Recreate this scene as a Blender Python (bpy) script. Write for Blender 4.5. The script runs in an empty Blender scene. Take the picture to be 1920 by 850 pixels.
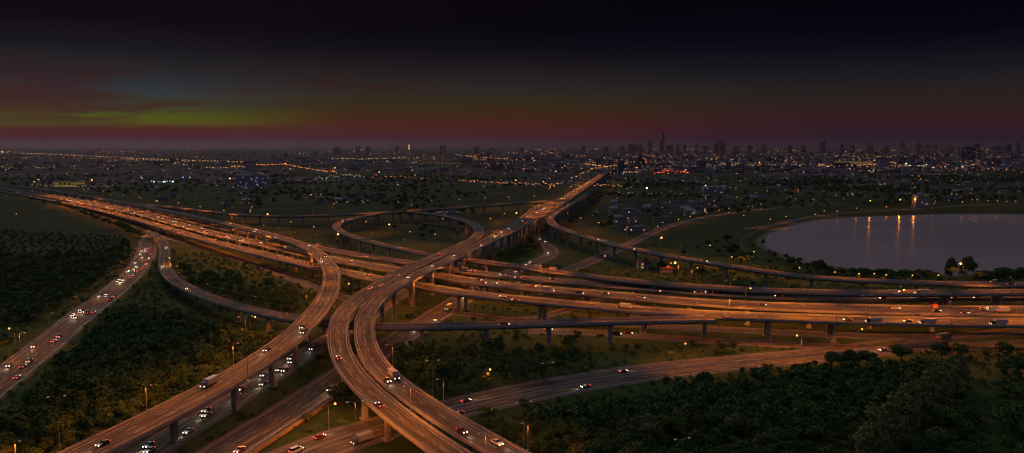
import bpy, bmesh, math, random
import numpy as np
from mathutils import Vector, Matrix
R = math.radians
random.seed(7); rng = np.random.default_rng(7)
scene = bpy.context.scene
col = scene.collection

# ------------------------------------------------------------------ camera
FPX, HCAM = 1387.0, 110.0
PIT = math.atan((425 - 274) / FPX)
cam_d = bpy.data.cameras.new('camera'); cam = bpy.data.objects.new('camera', cam_d); col.objects.link(cam)
cam.location = (0, 0, HCAM); cam.rotation_euler = (R(90) - PIT, 0, 0)
cam_d.sensor_width = 36; cam_d.lens = 36 * FPX / 1920
cam_d.clip_start = 1; cam_d.clip_end = 120000
scene.camera = cam
# ------------------------------------------------------------------ view
scene.view_settings.view_transform = 'Standard'; scene.view_settings.look = 'None'
scene.view_settings.exposure = -0.12; scene.view_settings.gamma = 1.0; scene.view_settings.use_curve_mapping = False
scene.render.engine = 'CYCLES'
cy = scene.cycles
cy.use_denoising = True
cy.max_bounces = 4; cy.diffuse_bounces = 2; cy.glossy_bounces = 2; cy.transmission_bounces = 2; cy.volume_bounces = 0; cy.transparent_max_bounces = 4
cy.caustics_reflective = False; cy.caustics_refractive = False
cy.sample_clamp_indirect = 2.0
cy.use_light_tree = True
cy.use_adaptive_sampling = False
cy.filter_width = 1.3

def at(u, v, z=0.0):
    a = (u - 960) / FPX; b = (v - 425) / FPX
    dy = math.cos(PIT) - b * math.sin(PIT); dz = -math.sin(PIT) - b * math.cos(PIT)
    t = (z - HCAM) / dz
    return Vector((a * t, dy * t, z))

# ------------------------------------------------------------------ node helpers
def lin(c):
    f = lambda x: (x / 255) / 12.92 if x / 255 <= 0.04045 else ((x / 255 + 0.055) / 1.055) ** 2.4
    return (f(c[0]), f(c[1]), f(c[2]), 1)
class NT:
    def __init__(s, tree): s.t = tree; s.n = tree.nodes; s.l = tree.links
    def node(s, typ, **kw):
        n = s.n.new(typ)
        for k, v in kw.items(): setattr(n, k, v)
        return n
    def link(s, a, b): s.l.new(a, b)
    def put(s, sock, v):
        if isinstance(v, bpy.types.NodeSocket): s.l.new(v, sock)
        else: sock.default_value = v
    def math(s, op, a, b=None, c=None, clamp=False):
        n = s.n.new('ShaderNodeMath'); n.operation = op; n.use_clamp = clamp
        s.put(n.inputs[0], a)
        if b is not None: s.put(n.inputs[1], b)
        if c is not None: s.put(n.inputs[2], c)
        return n.outputs[0]
    def mix(s, f, a, b, typ='MIX'):
        n = s.n.new('ShaderNodeMixRGB'); n.blend_type = typ
        s.put(n.inputs[0], f); s.put(n.inputs[1], a); s.put(n.inputs[2], b)
        return n.outputs[0]
    def ramp(s, f, stops, interp='LINEAR'):
        n = s.n.new('ShaderNodeValToRGB'); n.color_ramp.interpolation = interp
        e = n.color_ramp.elements
        e[0].position = stops[0][0]; e[0].color = stops[0][1]
        e[1].position = stops[-1][0]; e[1].color = stops[-1][1]
        for p, c in stops[1:-1]:
            k = e.new(p); k.color = c
        s.put(n.inputs[0], f); return n.outputs[0]
    def noise(s, vec, scale, detail=4, rough=0.55, dist=0.0):
        n = s.n.new('ShaderNodeTexNoise'); n.inputs['Scale'].default_value = scale
        n.inputs['Detail'].default_value = detail; n.inputs['Roughness'].default_value = rough; n.inputs['Distortion'].default_value = dist
        if vec is not None: s.l.new(vec, n.inputs['Vector'])
        return n.outputs[0]
    def mapr(s, f, a, b, c=0.0, d=1.0, smooth=False):
        n = s.n.new('ShaderNodeMapRange'); n.clamp = True
        if smooth: n.interpolation_type = 'SMOOTHSTEP'
        s.put(n.inputs[0], f); n.inputs[1].default_value = a; n.inputs[2].default_value = b; n.inputs[3].default_value = c; n.inputs[4].default_value = d
        return n.outputs[0]

# ------------------------------------------------------------------ world: dusk sky
world = bpy.data.worlds.new('World'); scene.world = world; world.use_nodes = True
W = NT(world.node_tree); W.n.clear()
tc = W.node('ShaderNodeTexCoord'); sep = W.node('ShaderNodeSeparateXYZ'); W.link(tc.outputs['Generated'], sep.inputs[0])
el = W.math('ARCSINE', sep.outputs[2])                      # radians
az = W.math('ARCTAN2', sep.outputs[0], sep.outputs[1])      # 0 = straight ahead (+Y), + right
def ev(v): return math.atan((425 - v) / FPX) - PIT          # elevation of a picture row
EL_TOP = 0.26
def stops(lst, k0, hi=((0.30, (74, 66, 74)), (0.5, (94, 86, 100)), (1.0, (98, 97, 116)))):
    def air(c, e):            # what is left for the sky once the haze in front has added its own glow
        c = lin(c); k = k0 * math.exp(-e / 0.022); return tuple(max(0.0, x - a - k * b) for x, a, b in zip(c[:3], (0.0031, 0.0026, 0.0030), (1.0, 0.85, 0.75))) + (1,)
    o = [(0.0, air(lst[0][1], 0))]
    for v, c in lst: e = max(0.0, ev(v)); o.append((e, air(c, e)))
    o.append((0.215, air(lst[-1][1], 0.2)))
    for p, c in hi: o.append((p, lin(c)))
    return o
Lf = stops([(272, (66, 36, 44)), (254, (86, 38, 42)), (244, (84, 42, 28)), (238, (92, 92, 2)), (224, (80, 96, 16)), (205, (58, 68, 48)), (180, (48, 56, 62)), (145, (38, 40, 44)), (105, (22, 22, 28)), (60, (8, 8, 18)), (4, (3, 3, 13))], 0.022)
Cf = stops([(272, (62, 36, 44)), (250, (80, 38, 40)), (235, (80, 38, 28)), (215, (66, 44, 20)), (195, (56, 46, 26)), (165, (44, 40, 38)), (130, (31, 28, 30)), (95, (17, 16, 24)), (60, (7, 7, 17)), (4, (3, 3, 13))], 0.015)
Rf = stops([(272, (46, 33, 42)), (250, (56, 34, 42)), (225, (56, 34, 36)), (195, (46, 37, 34)), (160, (33, 32, 36)), (120, (20, 21, 29)), (80, (9, 11, 22)), (4, (2, 3, 14))], 0.010)
def warped(amp, sx, sz):
    mp = W.node('ShaderNodeMapping'); mp.inputs['Scale'].default_value = (sx, sx, sz); W.link(tc.outputs['Generated'], mp.inputs[0])
    return W.noise(mp.outputs[0], 1.0, 6, 0.6, 0.4)
nz = warped(1, 5, 60)
elw = W.math('MULTIPLY_ADD', W.math('SUBTRACT', nz, 0.5), 0.016, el)
tf = W.math('MAXIMUM', elw, 0.0)
cl, cc, cr = W.ramp(tf, Lf), W.ramp(tf, Cf), W.ramp(tf, Rf)
f1 = W.mapr(az, -0.50, -0.19, smooth=True); f2 = W.mapr(az, -0.05, 0.42, smooth=True)
sky = W.mix(f2, W.mix(f1, cl, cc), cr)
# red-brown cloud bars, densest at the far left
mp = W.node('ShaderNodeMapping'); mp.inputs['Scale'].default_value = (4.6, 4.6, 38); mp.inputs['Location'].default_value = (3.1, 0.4, 0.9); mp.inputs['Rotation'].default_value = (0, R(-3), 0)
W.link(tc.outputs['Generated'], mp.inputs[0])
cn = W.noise(mp.outputs[0], 1.15, 10, 0.68, 1.2)
leftness = W.mapr(az, -0.62, -0.30, 1.0, 0.0, True)
thr = W.math('MULTIPLY_ADD', leftness, -0.20, 0.585)
mask = W.math('MULTIPLY', W.mapr(W.math('SUBTRACT', cn, thr), -0.07, 0.13, smooth=True), 0.9)
band = W.math('MULTIPLY', W.mapr(el, ev(262), ev(225), smooth=True), W.mapr(el, ev(170), ev(100), 1.0, 0.0, True))
ahead = W.mapr(W.math('ABSOLUTE', az), 0.6, 1.0, 1.0, 0.0)
mask = W.math('MULTIPLY', W.math('MULTIPLY', mask, band), ahead)
mask = W.math('MULTIPLY', mask, W.mapr(az, -0.3, 0.35, 0.85, 0.35))
ccol = W.ramp(W.mapr(el, 0.0, 0.12), [(0.0, lin((74, 26, 32))), (0.45, lin((62, 27, 25))), (1.0, lin((28, 21, 23)))])
sky = W.mix(mask, sky, ccol)
# the dusk sky overhead and behind the camera (cooler, brighter: it lights the land)
nish = W.node('ShaderNodeTexSky', sky_type='NISHITA'); nish.sun_disc = False; nish.sun_elevation = R(-1.0); nish.sun_rotation = R(-24)
behind = W.math('MULTIPLY', W.mapr(sep.outputs[1], -0.05, -0.6), W.mapr(el, 0.0, 0.3))
sky = W.mix(behind, sky, (0.085, 0.10, 0.165, 1))
bg = W.node('ShaderNodeBackground'); W.link(sky, bg.inputs[0]); bg.inputs[1].default_value = 1.0
bg2 = W.node('ShaderNodeBackground'); W.link(nish.outputs[0], bg2.inputs[0]); bg2.inputs[1].default_value = 0.0002
ad = W.node('ShaderNodeAddShader'); W.link(bg.outputs[0], ad.inputs[0]); W.link(bg2.outputs[0], ad.inputs[1])
wo = W.node('ShaderNodeOutputWorld'); W.link(ad.outputs[0], wo.inputs[0])
world.cycles.sampling_method = 'MANUAL'; world.cycles.sample_map_resolution = 512

# the last afterglow: one very weak, very soft sun low over the left horizon
sd = bpy.data.lights.new('sun', 'SUN'); sd.energy = 0.42; sd.angle = R(25); sd.color = (1.0, 0.86, 0.66)
so = bpy.data.objects.new('sun', sd); col.objects.link(so)
so.rotation_euler = Vector((0.40, -0.75, -0.62)).to_track_quat('-Z', 'Y').to_euler()

# ------------------------------------------------------------------ materials
MATS = {}
def mat(name, build):
    m = bpy.data.materials.new(name); m.use_nodes = True
    t = NT(m.node_tree); t.n.clear()
    out = t.node('ShaderNodeOutputMaterial'); b = t.node('ShaderNodeBsdfPrincipled'); t.link(b.outputs[0], out.inputs[0])
    build(t, b); MATS[name] = m; return m
def plain(name, c, rough=0.6, metal=0.0, var=0.25, scale=1.0):
    def f(t, b):
        g = t.node('ShaderNodeNewGeometry'); n = t.noise(g.outputs['Position'], scale, 4)
        dark = tuple(x * (1 - var) for x in c) + (1,); light = tuple(min(1, x * (1 + var)) for x in c) + (1,)
        t.link(t.mix(n, dark, light), b.inputs['Base Color']); b.inputs['Roughness'].default_value = rough; b.inputs['Metallic'].default_value = metal
    return mat(name, f)
def glow(name, c, s):
    def f(t, b):
        b.inputs['Base Color'].default_value = (0.5, 0.5, 0.5, 1)
        b.inputs['Emission Color'].default_value = c + (1,); b.inputs['Emission Strength'].default_value = s
    m = mat(name, f); m.cycles.emission_sampling = 'NONE'; return m
plain('concrete', (0.20, 0.195, 0.19), 0.9, 0, 0.5, 0.22)
plain('pier_concrete', (0.24, 0.23, 0.22), 0.85, 0, 0.4, 0.5)
plain('steel', (0.28, 0.28, 0.28), 0.45, 0.4, 0.2, 0.6)
plain('rail', (0.35, 0.35, 0.36), 0.5, 0.3, 0.2, 0.3)
plain('bark', (0.07, 0.05, 0.035), 0.9)
plain('tyre', (0.02, 0.02, 0.02), 0.8); plain('carglass', (0.015, 0.018, 0.022), 0.12, 0, 0.05)
CARCOL = {'white': (0.7, 0.7, 0.68), 'silver': (0.42, 0.43, 0.45), 'black': (0.02, 0.02, 0.022), 'red': (0.35, 0.03, 0.025), 'blue': (0.04, 0.08, 0.22), 'grey': (0.14, 0.14, 0.15)}
for k, c in CARCOL.items(): plain('paint_' + k, c, 0.3, 0.1, 0.04, 2)
glow('headlight', (1.0, 0.80, 0.52), 9); glow('taillight', (1.0, 0.03, 0.015), 6)
glow('bulb', (1.0, 0.40, 0.06), 3.6); glow('bulb_star', (1.0, 0.46, 0.08), 7); glow('bulb_lens', (1.0, 0.45, 0.1), 3)
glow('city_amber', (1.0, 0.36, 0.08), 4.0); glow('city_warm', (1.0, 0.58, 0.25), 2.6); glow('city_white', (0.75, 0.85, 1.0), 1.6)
glow('city_red', (1.0, 0.10, 0.04), 4.5); glow('city_green', (0.55, 1.0, 0.62), 5.0); glow('city_blue', (0.15, 0.25, 1.0), 4.0)
def f(t, b):   # asphalt: wheel tracks, joints, patches, and traffic light trails painted as lengthwise streaks; UV: x metres across, y metres along
    uv = t.node('ShaderNodeUVMap'); uv.uv_map = 'UVMap'; s = t.node('ShaderNodeSeparateXYZ'); t.link(uv.outputs[0], s.inputs[0])
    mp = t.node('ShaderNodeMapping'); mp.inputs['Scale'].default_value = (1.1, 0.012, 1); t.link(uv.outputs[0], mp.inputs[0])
    trail_streak = t.noise(mp.outputs[0], 1.0, 5, 0.6)
    mp2 = t.node('ShaderNodeMapping'); mp2.inputs['Scale'].default_value = (0.25, 0.03, 1); t.link(uv.outputs[0], mp2.inputs[0])
    big = t.noise(mp2.outputs[0], 1.0, 3)
    track = t.math('ABSOLUTE', t.math('SINE', t.math('MULTIPLY', s.outputs[0], math.pi / 1.75)))
    fac = t.math('ADD', t.math('MULTIPLY', trail_streak, 0.8), t.math('MULTIPLY', big, 0.55)); fac = t.math('ADD', fac, t.math('MULTIPLY', track, 0.14))
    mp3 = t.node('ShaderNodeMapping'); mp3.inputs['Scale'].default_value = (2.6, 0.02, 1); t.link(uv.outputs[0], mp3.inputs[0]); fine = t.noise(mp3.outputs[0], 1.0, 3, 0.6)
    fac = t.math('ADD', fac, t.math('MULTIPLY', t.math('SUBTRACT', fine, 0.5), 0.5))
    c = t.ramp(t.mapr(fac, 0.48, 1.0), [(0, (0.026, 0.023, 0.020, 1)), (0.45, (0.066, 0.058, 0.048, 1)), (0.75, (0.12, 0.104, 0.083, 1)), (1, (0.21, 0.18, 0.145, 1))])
    vp = t.node('ShaderNodeTexVoronoi'); vp.distance = 'CHEBYCHEV'; mp4 = t.node('ShaderNodeMapping'); mp4.inputs['Scale'].default_value = (0.28, 0.022, 1); t.link(uv.outputs[0], mp4.inputs[0]); t.link(mp4.outputs[0], vp.inputs['Vector'])
    vs = t.node('ShaderNodeSeparateColor'); t.link(vp.outputs['Color'], vs.inputs[0])
    c = t.mix(1.0, c, t.ramp(vs.outputs[0], [(0, (0.62, 0.62, 0.64, 1)), (0.3, (0.95, 0.95, 0.95, 1)), (0.75, (1.05, 1.03, 1.0, 1)), (1, (1.4, 1.36, 1.3, 1))]), 'MULTIPLY')
    jt = t.math('LESS_THAN', t.math('FRACT', t.math('MULTIPLY', s.outputs[1], 1 / 32.0)), 0.012)
    c = t.mix(jt, c, (0.03, 0.03, 0.03, 1))
    t.link(c, b.inputs['Base Color']); b.inputs['Roughness'].default_value = 0.85; b.inputs['Specular IOR Level'].default_value = 0.2
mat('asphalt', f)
def f(t, b):
    g = t.node('ShaderNodeNewGeometry'); n = t.noise(g.outputs['Position'], 0.8, 3)
    t.link(t.ramp(n, [(0.3, (0.20, 0.19, 0.17, 1)), (0.6, (0.55, 0.53, 0.48, 1))]), b.inputs['Base Color']); b.inputs['Roughness'].default_value = 0.7
mat('road_paint', f)
def f(t, b):   # ground: grass, dirt, far fields and town
    g = t.node('ShaderNodeNewGeometry'); P = g.outputs['Position']
    s = t.node('ShaderNodeSeparateXYZ'); t.link(P, s.inputs[0])
    n1 = t.noise(P, 0.012, 6, 0.6); n2 = t.noise(P, 0.12, 6, 0.7); n3 = t.noise(P, 0.9, 5, 0.7)
    g1 = t.ramp(t.math('ADD', t.math('MULTIPLY', n2, 0.6), t.math('MULTIPLY', n3, 0.4)), [(0.30, (0.016, 0.026, 0.008, 1)), (0.48, (0.036, 0.068, 0.018, 1)), (0.62, (0.07, 0.105, 0.028, 1)), (0.75, (0.10, 0.11, 0.05, 1))])
    dirt = t.mapr(n1, 0.54, 0.62, smooth=True)
    near = t.mix(t.math('MULTIPLY', dirt, 0.3), g1, (0.10, 0.085, 0.055, 1))
    vo = t.node('ShaderNodeTexVoronoi'); vo.inputs['Scale'].default_value = 0.0045; vo.distance = 'MANHATTAN'
    mpv = t.node('ShaderNodeMapping'); mpv.inputs['Rotation'].default_value = (0, 0, 0.4); mpv.inputs['Scale'].default_value = (1, 0.6, 1); t.link(P, mpv.inputs[0]); t.link(mpv.outputs[0], vo.inputs['Vector'])
    sc = t.node('ShaderNodeSeparateColor'); t.link(vo.outputs['Color'], sc.inputs[0])
    field = t.ramp(sc.outputs[0], [(0, (0.020, 0.034, 0.012, 1)), (0.35, (0.040, 0.058, 0.020, 1)), (0.6, (0.06, 0.07, 0.028, 1)), (0.85, (0.028, 0.042, 0.016, 1)), (1, (0.085, 0.08, 0.045, 1))])
    field = t.mix(0.5, field, t.ramp(n1, [(0.35, (0.02, 0.03, 0.012, 1)), (0.65, (0.07, 0.085, 0.03, 1))]))
    vt = t.node('ShaderNodeTexVoronoi'); vt.inputs['Scale'].default_value = 0.03; t.link(mpv.outputs[0], vt.inputs['Vector'])
    st = t.node('ShaderNodeSeparateColor'); t.link(vt.outputs['Color'], st.inputs[0])
    town = t.ramp(st.outputs[1], [(0, (0.02, 0.022, 0.02, 1)), (0.5, (0.05, 0.05, 0.05, 1)), (0.8, (0.09, 0.085, 0.085, 1)), (1, (0.22, 0.21, 0.22, 1))])
    tmask = t.math('MULTIPLY', t.mapr(s.outputs[1], 1500, 2600), t.mapr(t.noise(P, 0.0011, 3), 0.40, 0.56, smooth=True))
    far = t.mix(tmask, field, town)
    c = t.mix(t.mapr(s.outputs[1], 650, 1000, smooth=True), near, far)
    t.link(c, b.inputs['Base Color']); b.inputs['Roughness'].default_value = 1.0; b.inputs['Specular IOR Level'].default_value = 0.1
    bp = t.node('ShaderNodeBump'); bp.inputs['Strength'].default_value = 0.8; bp.inputs['Distance'].default_value = 0.7; t.link(n3, bp.inputs['Height']); t.link(bp.outputs[0], b.inputs['Normal'])
mat('ground', f)
def leaf(name, a, c2, sc=0.13):
    def f(t, b):
        g = t.node('ShaderNodeNewGeometry'); n = t.noise(g.outputs['Position'], sc, 3); n2 = t.noise(g.outputs['Position'], 1.3, 2)
        oi = t.node('ShaderNodeObjectInfo')
        fac = t.math('ADD', t.math('MULTIPLY', n, 0.8), t.math('MULTIPLY', n2, 0.35)); fac = t.math('ADD', fac, t.math('MULTIPLY', oi.outputs['Random'], 0.22))
        t.link(t.mix(t.mapr(fac, 0.45, 0.95), a + (1,), c2 + (1,)), b.inputs['Base Color'])
        b.inputs['Roughness'].default_value = 0.75; b.inputs['Specular IOR Level'].default_value = 0.2
        b.inputs['Subsurface Weight'].default_value = 0.0
    return mat(name, f)
leaf('leaf_dark', (0.026, 0.060, 0.016), (0.100, 0.165, 0.034))
leaf('leaf_olive', (0.075, 0.095, 0.026), (0.15, 0.165, 0.05))
leaf('leaf_poplar', (0.15, 0.16, 0.045), (0.26, 0.26, 0.08))
leaf('leaf_bright', (0.05, 0.09, 0.018), (0.12, 0.165, 0.034))
def f(t, b):
    g = t.node('ShaderNodeNewGeometry'); mp = t.node('ShaderNodeMapping'); mp.inputs['Scale'].default_value = (0.10, 0.10, 0.1); t.link(g.outputs['Position'], mp.inputs[0])
    n = t.noise(mp.outputs[0], 1.0, 4, 0.6); n2 = t.noise(g.outputs['Position'], 0.004, 3)
    b.inputs['Base Color'].default_value = (0.44, 0.38, 0.38, 1); b.inputs['IOR'].default_value = 1.45
    t.link(t.mapr(n2, 0.4, 0.6, 0.10, 0.17), b.inputs['Roughness'])
    bp = t.node('ShaderNodeBump'); bp.inputs['Strength'].default_value = 0.25; bp.inputs['Distance'].default_value = 0.5; t.link(n, bp.inputs['Height']); t.link(bp.outputs[0], b.inputs['Normal'])
mat('water', f)
def winmat(name, wall, lit_frac, litc, strength, sx=3.2, sz=3.1):
    def f(t, b):
        g = t.node('ShaderNodeTexCoord'); s = t.node('ShaderNodeSeparateXYZ'); t.link(g.outputs['Object'], s.inputs[0])
        ng = t.node('ShaderNodeNewGeometry'); sn = t.node('ShaderNodeSeparateXYZ'); t.link(ng.outputs['Normal'], sn.inputs[0])
        h = t.math('ADD', s.outputs[0], s.outputs[1])
        gx = t.math('MULTIPLY', h, 1 / sx); gz = t.math('MULTIPLY', s.outputs[2], 1 / sz)
        ix = t.math('GREATER_THAN', t.math('ABSOLUTE', t.math('SUBTRACT', t.math('FRACT', gx), 0.5)), 0.27)
        iz = t.math('GREATER_THAN', t.math('ABSOLUTE', t.math('SUBTRACT', t.math('FRACT', gz), 0.5)), 0.25)
        inx = t.math('SUBTRACT', 1.0, ix); inz = t.math('SUBTRACT', 1.0, iz)
        side = t.math('LESS_THAN', t.math('ABSOLUTE', sn.outputs[2]), 0.3)
        win = t.math('MULTIPLY', t.math('MULTIPLY', inx, inz), side)
        cb = t.node('ShaderNodeCombineXYZ'); t.link(t.math('FLOOR', gx), cb.inputs[0]); t.link(t.math('FLOOR', gz), cb.inputs[1])
        oi = t.node('ShaderNodeObjectInfo'); t.link(t.math('MULTIPLY', oi.outputs['Random'], 91.0), cb.inputs[2])
        wn = t.node('ShaderNodeTexWhiteNoise'); t.link(cb.outputs[0], wn.inputs[0])
        lit = t.math('MULTIPLY', win, t.math('LESS_THAN', wn.outputs[0], lit_frac))
        t.link(t.mix(win, wall + (1,), (0.03, 0.035, 0.045, 1)), b.inputs['Base Color'])
        b.inputs['Emission Color'].default_value = litc + (1,); t.link(t.math('MULTIPLY', lit, strength), b.inputs['Emission Strength'])
        b.inputs['Roughness'].default_value = 0.7
    m = mat(name, f); m.cycles.emission_sampling = 'NONE'; return m
winmat('block_grey', (0.20, 0.19, 0.20), 0.10, (1.0, 0.62, 0.28), 1.2)
winmat('block_blue', (0.22, 0.24, 0.30), 0.08, (0.75, 0.85, 1.0), 0.6)
winmat('block_dark', (0.06, 0.06, 0.075), 0.05, (1.0, 0.6, 0.3), 0.8, 6, 5)
winmat('block_pale', (0.30, 0.28, 0.27), 0.06, (1.0, 0.7, 0.35), 0.5)
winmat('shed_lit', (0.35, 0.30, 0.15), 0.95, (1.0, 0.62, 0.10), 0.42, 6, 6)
winmat('city_far', (0.11, 0.10, 0.12), 0.035, (1.0, 0.5, 0.2), 1.6, 9, 7)
plain('roof_dark', (0.06, 0.055, 0.055), 0.8); plain('roof_red', (0.16, 0.07, 0.05), 0.8); plain('roof_pale', (0.24, 0.24, 0.28), 0.6); plain('wall_plain', (0.30, 0.28, 0.26), 0.8)
plain('brick_tan', (0.28, 0.2, 0.13), 0.9, 0, 0.3, 1.5); plain('flag_red', (0.5, 0.01, 0.02), 0.7, 0, 0.1, 1); plain('bank', (0.10, 0.09, 0.06), 0.95, 0, 0.4, 0.5)
plain('gravel_verge', (0.12, 0.10, 0.08), 0.95, 0, 0.45, 0.6)
plain('sign_blue', (0.03, 0.07, 0.25), 0.5, 0, .05)

# ------------------------------------------------------------------ mesh helpers
def link(o, parent=None):
    col.objects.link(o)
    if parent is not None: o.parent = parent
    return o
def mesh_np(name, verts, faces, mats, parent=None, midx=None, uvs=None, smooth=False):
    me = bpy.data.meshes.new(name); verts = np.asarray(verts, dtype=np.float32)
    if isinstance(faces, np.ndarray) and faces.ndim == 2:
        k = faces.shape[1]; nf = len(faces)
        me.vertices.add(len(verts)); me.vertices.foreach_set('co', verts.ravel())
        me.loops.add(nf * k); me.loops.foreach_set('vertex_index', faces.ravel().astype(np.int32))
        me.polygons.add(nf); me.polygons.foreach_set('loop_start', np.arange(0, nf * k, k, dtype=np.int32))
        try: me.polygons.foreach_set('loop_total', np.full(nf, k, dtype=np.int32))
        except Exception: pass
        me.update(calc_edges=True)
    else:
        me.from_pydata([tuple(v) for v in verts.tolist()], [], [tuple(f) for f in faces]); me.update()
    for m in mats: me.materials.append(MATS[m])
    if midx is not None: me.polygons.foreach_set('material_index', np.asarray(midx, dtype=np.int32))
    if uvs is not None:
        ul = me.uv_layers.new(name='UVMap'); ul.data.foreach_set('uv', np.asarray(uvs, dtype=np.float32).ravel())
    if smooth: me.polygons.foreach_set('use_smooth', [True] * len(me.polygons))
    o = bpy.data.objects.new(name, me); return link(o, parent)
class MB:
    def __init__(s): s.v = []; s.f = []; s.m = []; s.cur = 0
    def mat(s, i): s.cur = i; return s
    def face(s, pts):
        b = len(s.v); s.v += [tuple(p) for p in pts]; s.f.append(tuple(range(b, b + len(pts)))); s.m.append(s.cur)
    def prism(s, pts, z0, z1, top=None):          # pts CCW ring (x,y); top ring optional
        top = top or pts; n = len(pts); b = len(s.v)
        s.v += [(x, y, z0) for x, y in pts] + [(x, y, z1) for x, y in top]
        for i in range(n):
            j = (i + 1) % n; s.f.append((b + i, b + j, b + n + j, b + n + i)); s.m.append(s.cur)
        s.f.append(tuple(range(b + n, b + 2 * n))); s.m.append(s.cur)
        s.f.append(tuple(range(b + n - 1, b - 1, -1))); s.m.append(s.cur)
    def box(s, c, d, rz=0.0, taper=1.0):
        cs, sn = math.cos(rz), math.sin(rz); q = [(-1, -1), (1, -1), (1, 1), (-1, 1)]
        f = lambda k: [(c[0] + (x * d[0] * k * cs - y * d[1] * k * sn) / 2, c[1] + (x * d[0] * k * sn + y * d[1] * k * cs) / 2) for x, y in q]
        s.prism(f(1), c[2] - d[2] / 2, c[2] + d[2] / 2, f(taper))
    def tube(s, p, q, r0, r1, n=6):
        p = Vector(p); q = Vector(q); d = (q - p).normalized(); a = d.orthogonal().normalized(); b2 = d.cross(a)
        b = len(s.v)
        for P, r in ((p, r0), (q, r1)):
            for i in range(n):
                t = 2 * math.pi * i / n; s.v.append(tuple(P + a * math.cos(t) * r + b2 * math.sin(t) * r))
        for i in range(n):
            j = (i + 1) % n; s.f.append((b + i, b + j, b + n + j, b + n + i)); s.m.append(s.cur)
        s.f.append(tuple(range(b + n, b + 2 * n))); s.m.append(s.cur); s.f.append(tuple(range(b + n - 1, b - 1, -1))); s.m.append(s.cur)
    def ball(s, c, r, sz=1.0, n=8, m=5):
        b = len(s.v); s.v.append((c[0], c[1], c[2] - r * sz))
        for i in range(1, m):
            ph = -math.pi / 2 + math.pi * i / m
            for j in range(n):
                th = 2 * math.pi * j / n; s.v.append((c[0] + r * math.cos(ph) * math.cos(th), c[1] + r * math.cos(ph) * math.sin(th), c[2] + r * sz * math.sin(ph)))
        s.v.append((c[0], c[1], c[2] + r * sz)); top = len(s.v) - 1
        for j in range(n):
            k = (j + 1) % n
            s.f.append((b, b + 1 + k, b + 1 + j)); s.m.append(s.cur)
            s.f.append((top, b + 1 + (m - 2) * n + j, b + 1 + (m - 2) * n + k)); s.m.append(s.cur)
            for i in range(m - 2):
                o = b + 1 + i * n; s.f.append((o + j, o + k, o + n + k, o + n + j)); s.m.append(s.cur)
    def build(s, name, mats, parent=None):
        if isinstance(mats, str): mats = [mats]
        return mesh_np(name, s.v, s.f, mats, parent, s.m)
def tag(o, label=None, cat=None, group=None, kind=None):
    if label: o['label'] = label
    if cat: o['category'] = cat
    if group: o['group'] = group
    if kind: o['kind'] = kind
    return o
def empty(name, loc=(0, 0, 0), rz=0.0):
    o = bpy.data.objects.new(name, None); o.location = loc; o.rotation_euler = (0, 0, rz); o.empty_display_size = 1; return link(o)
def copy_tree(o, parent=None):
    c = o.copy(); col.objects.link(c); c.parent = parent
    for ch in o.children: copy_tree(ch, c)
    return c
ORD = 'first second third fourth fifth sixth seventh eighth ninth tenth eleventh twelfth thirteenth fourteenth fifteenth sixteenth seventeenth eighteenth nineteenth twentieth'.split()
def nth(i):
    if i < 20: return ORD[i]
    n = i + 1; return '%d%s' % (n, 'th' if 10 <= n % 100 <= 20 else {1: 'st', 2: 'nd', 3: 'rd'}.get(n % 10, 'th'))

# ------------------------------------------------------------------ haze
hz = MB(); hz.box((0, 29000, 174), (90000, 62000, 350)); haze = hz.build('haze', [])
haze.data.materials.clear()
hm = bpy.data.materials.new('haze_air'); hm.use_nodes = True; T = NT(hm.node_tree); T.n.clear()
ho = T.node('ShaderNodeOutputMaterial'); pv = T.node('ShaderNodeVolumePrincipled'); T.link(pv.outputs[0], ho.inputs['Volume'])
pv.inputs['Color'].default_value = (0.80, 0.60, 0.80, 1); pv.inputs['Density'].default_value = 0.000025; pv.inputs['Anisotropy'].default_value = 0.75
haze.data.materials.append(hm); tag(haze, 'thin dusk haze lying over the plain and the far city', 'haze', None, 'stuff')

# ------------------------------------------------------------------ ground
xs = [-45000, -20000, -9000, -4000, -2000, -1000, -500, 0, 500, 1000, 2000, 4000, 9000, 20000, 45000 - 200]
ys = [-1500, -300, 0, 200, 400, 600, 800, 1000, 1500, 2500, 4000, 7000, 12000, 20000, 35000, 59000]
gv = [(x * 0.99, y, 0) for y in ys for x in xs]; nx = len(xs)
gf = np.array([(j * nx + i, j * nx + i + 1, (j + 1) * nx + i + 1, (j + 1) * nx + i) for j in range(len(ys) - 1) for i in range(nx - 1)])
tag(mesh_np('ground', gv, gf, ['ground']), kind='structure')

# ------------------------------------------------------------------ lake
lake_px = [(1428, 456), (1434, 446), (1450, 435), (1478, 425), (1530, 414), (1600, 408), (1680, 405), (1740, 403), (1830, 402), (1930, 403), (2060, 408), (2150, 420), (2200, 450), (2150, 485), (2050, 503), (1960, 509), (1900, 511), (1850, 513), (1780, 517), (1720, 515), (1660, 510), (1590, 504), (1540, 498), (1500, 491), (1462, 476), (1440, 466)]
def smooth_ring(pts, n=8):
    out = []; N = len(pts)
    for i in range(N):
        p0, p1, p2, p3 = pts[i - 1], pts[i], pts[(i + 1) % N], pts[(i + 2) % N]
        for k in range(n):
            t = k / n; out.append(0.5 * ((2 * p1) + (p2 - p0) * t + (2 * p0 - 5 * p1 + 4 * p2 - p3) * t * t + (3 * p1 - p0 - 3 * p2 + p3) * t ** 3))
    return out
LK = smooth_ring([at(u, v) for u, v in lake_px]); LK = [Vector((p.x, p.y, 0)) for p in LK]
cen = sum(LK, Vector()) / len(LK)
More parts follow.
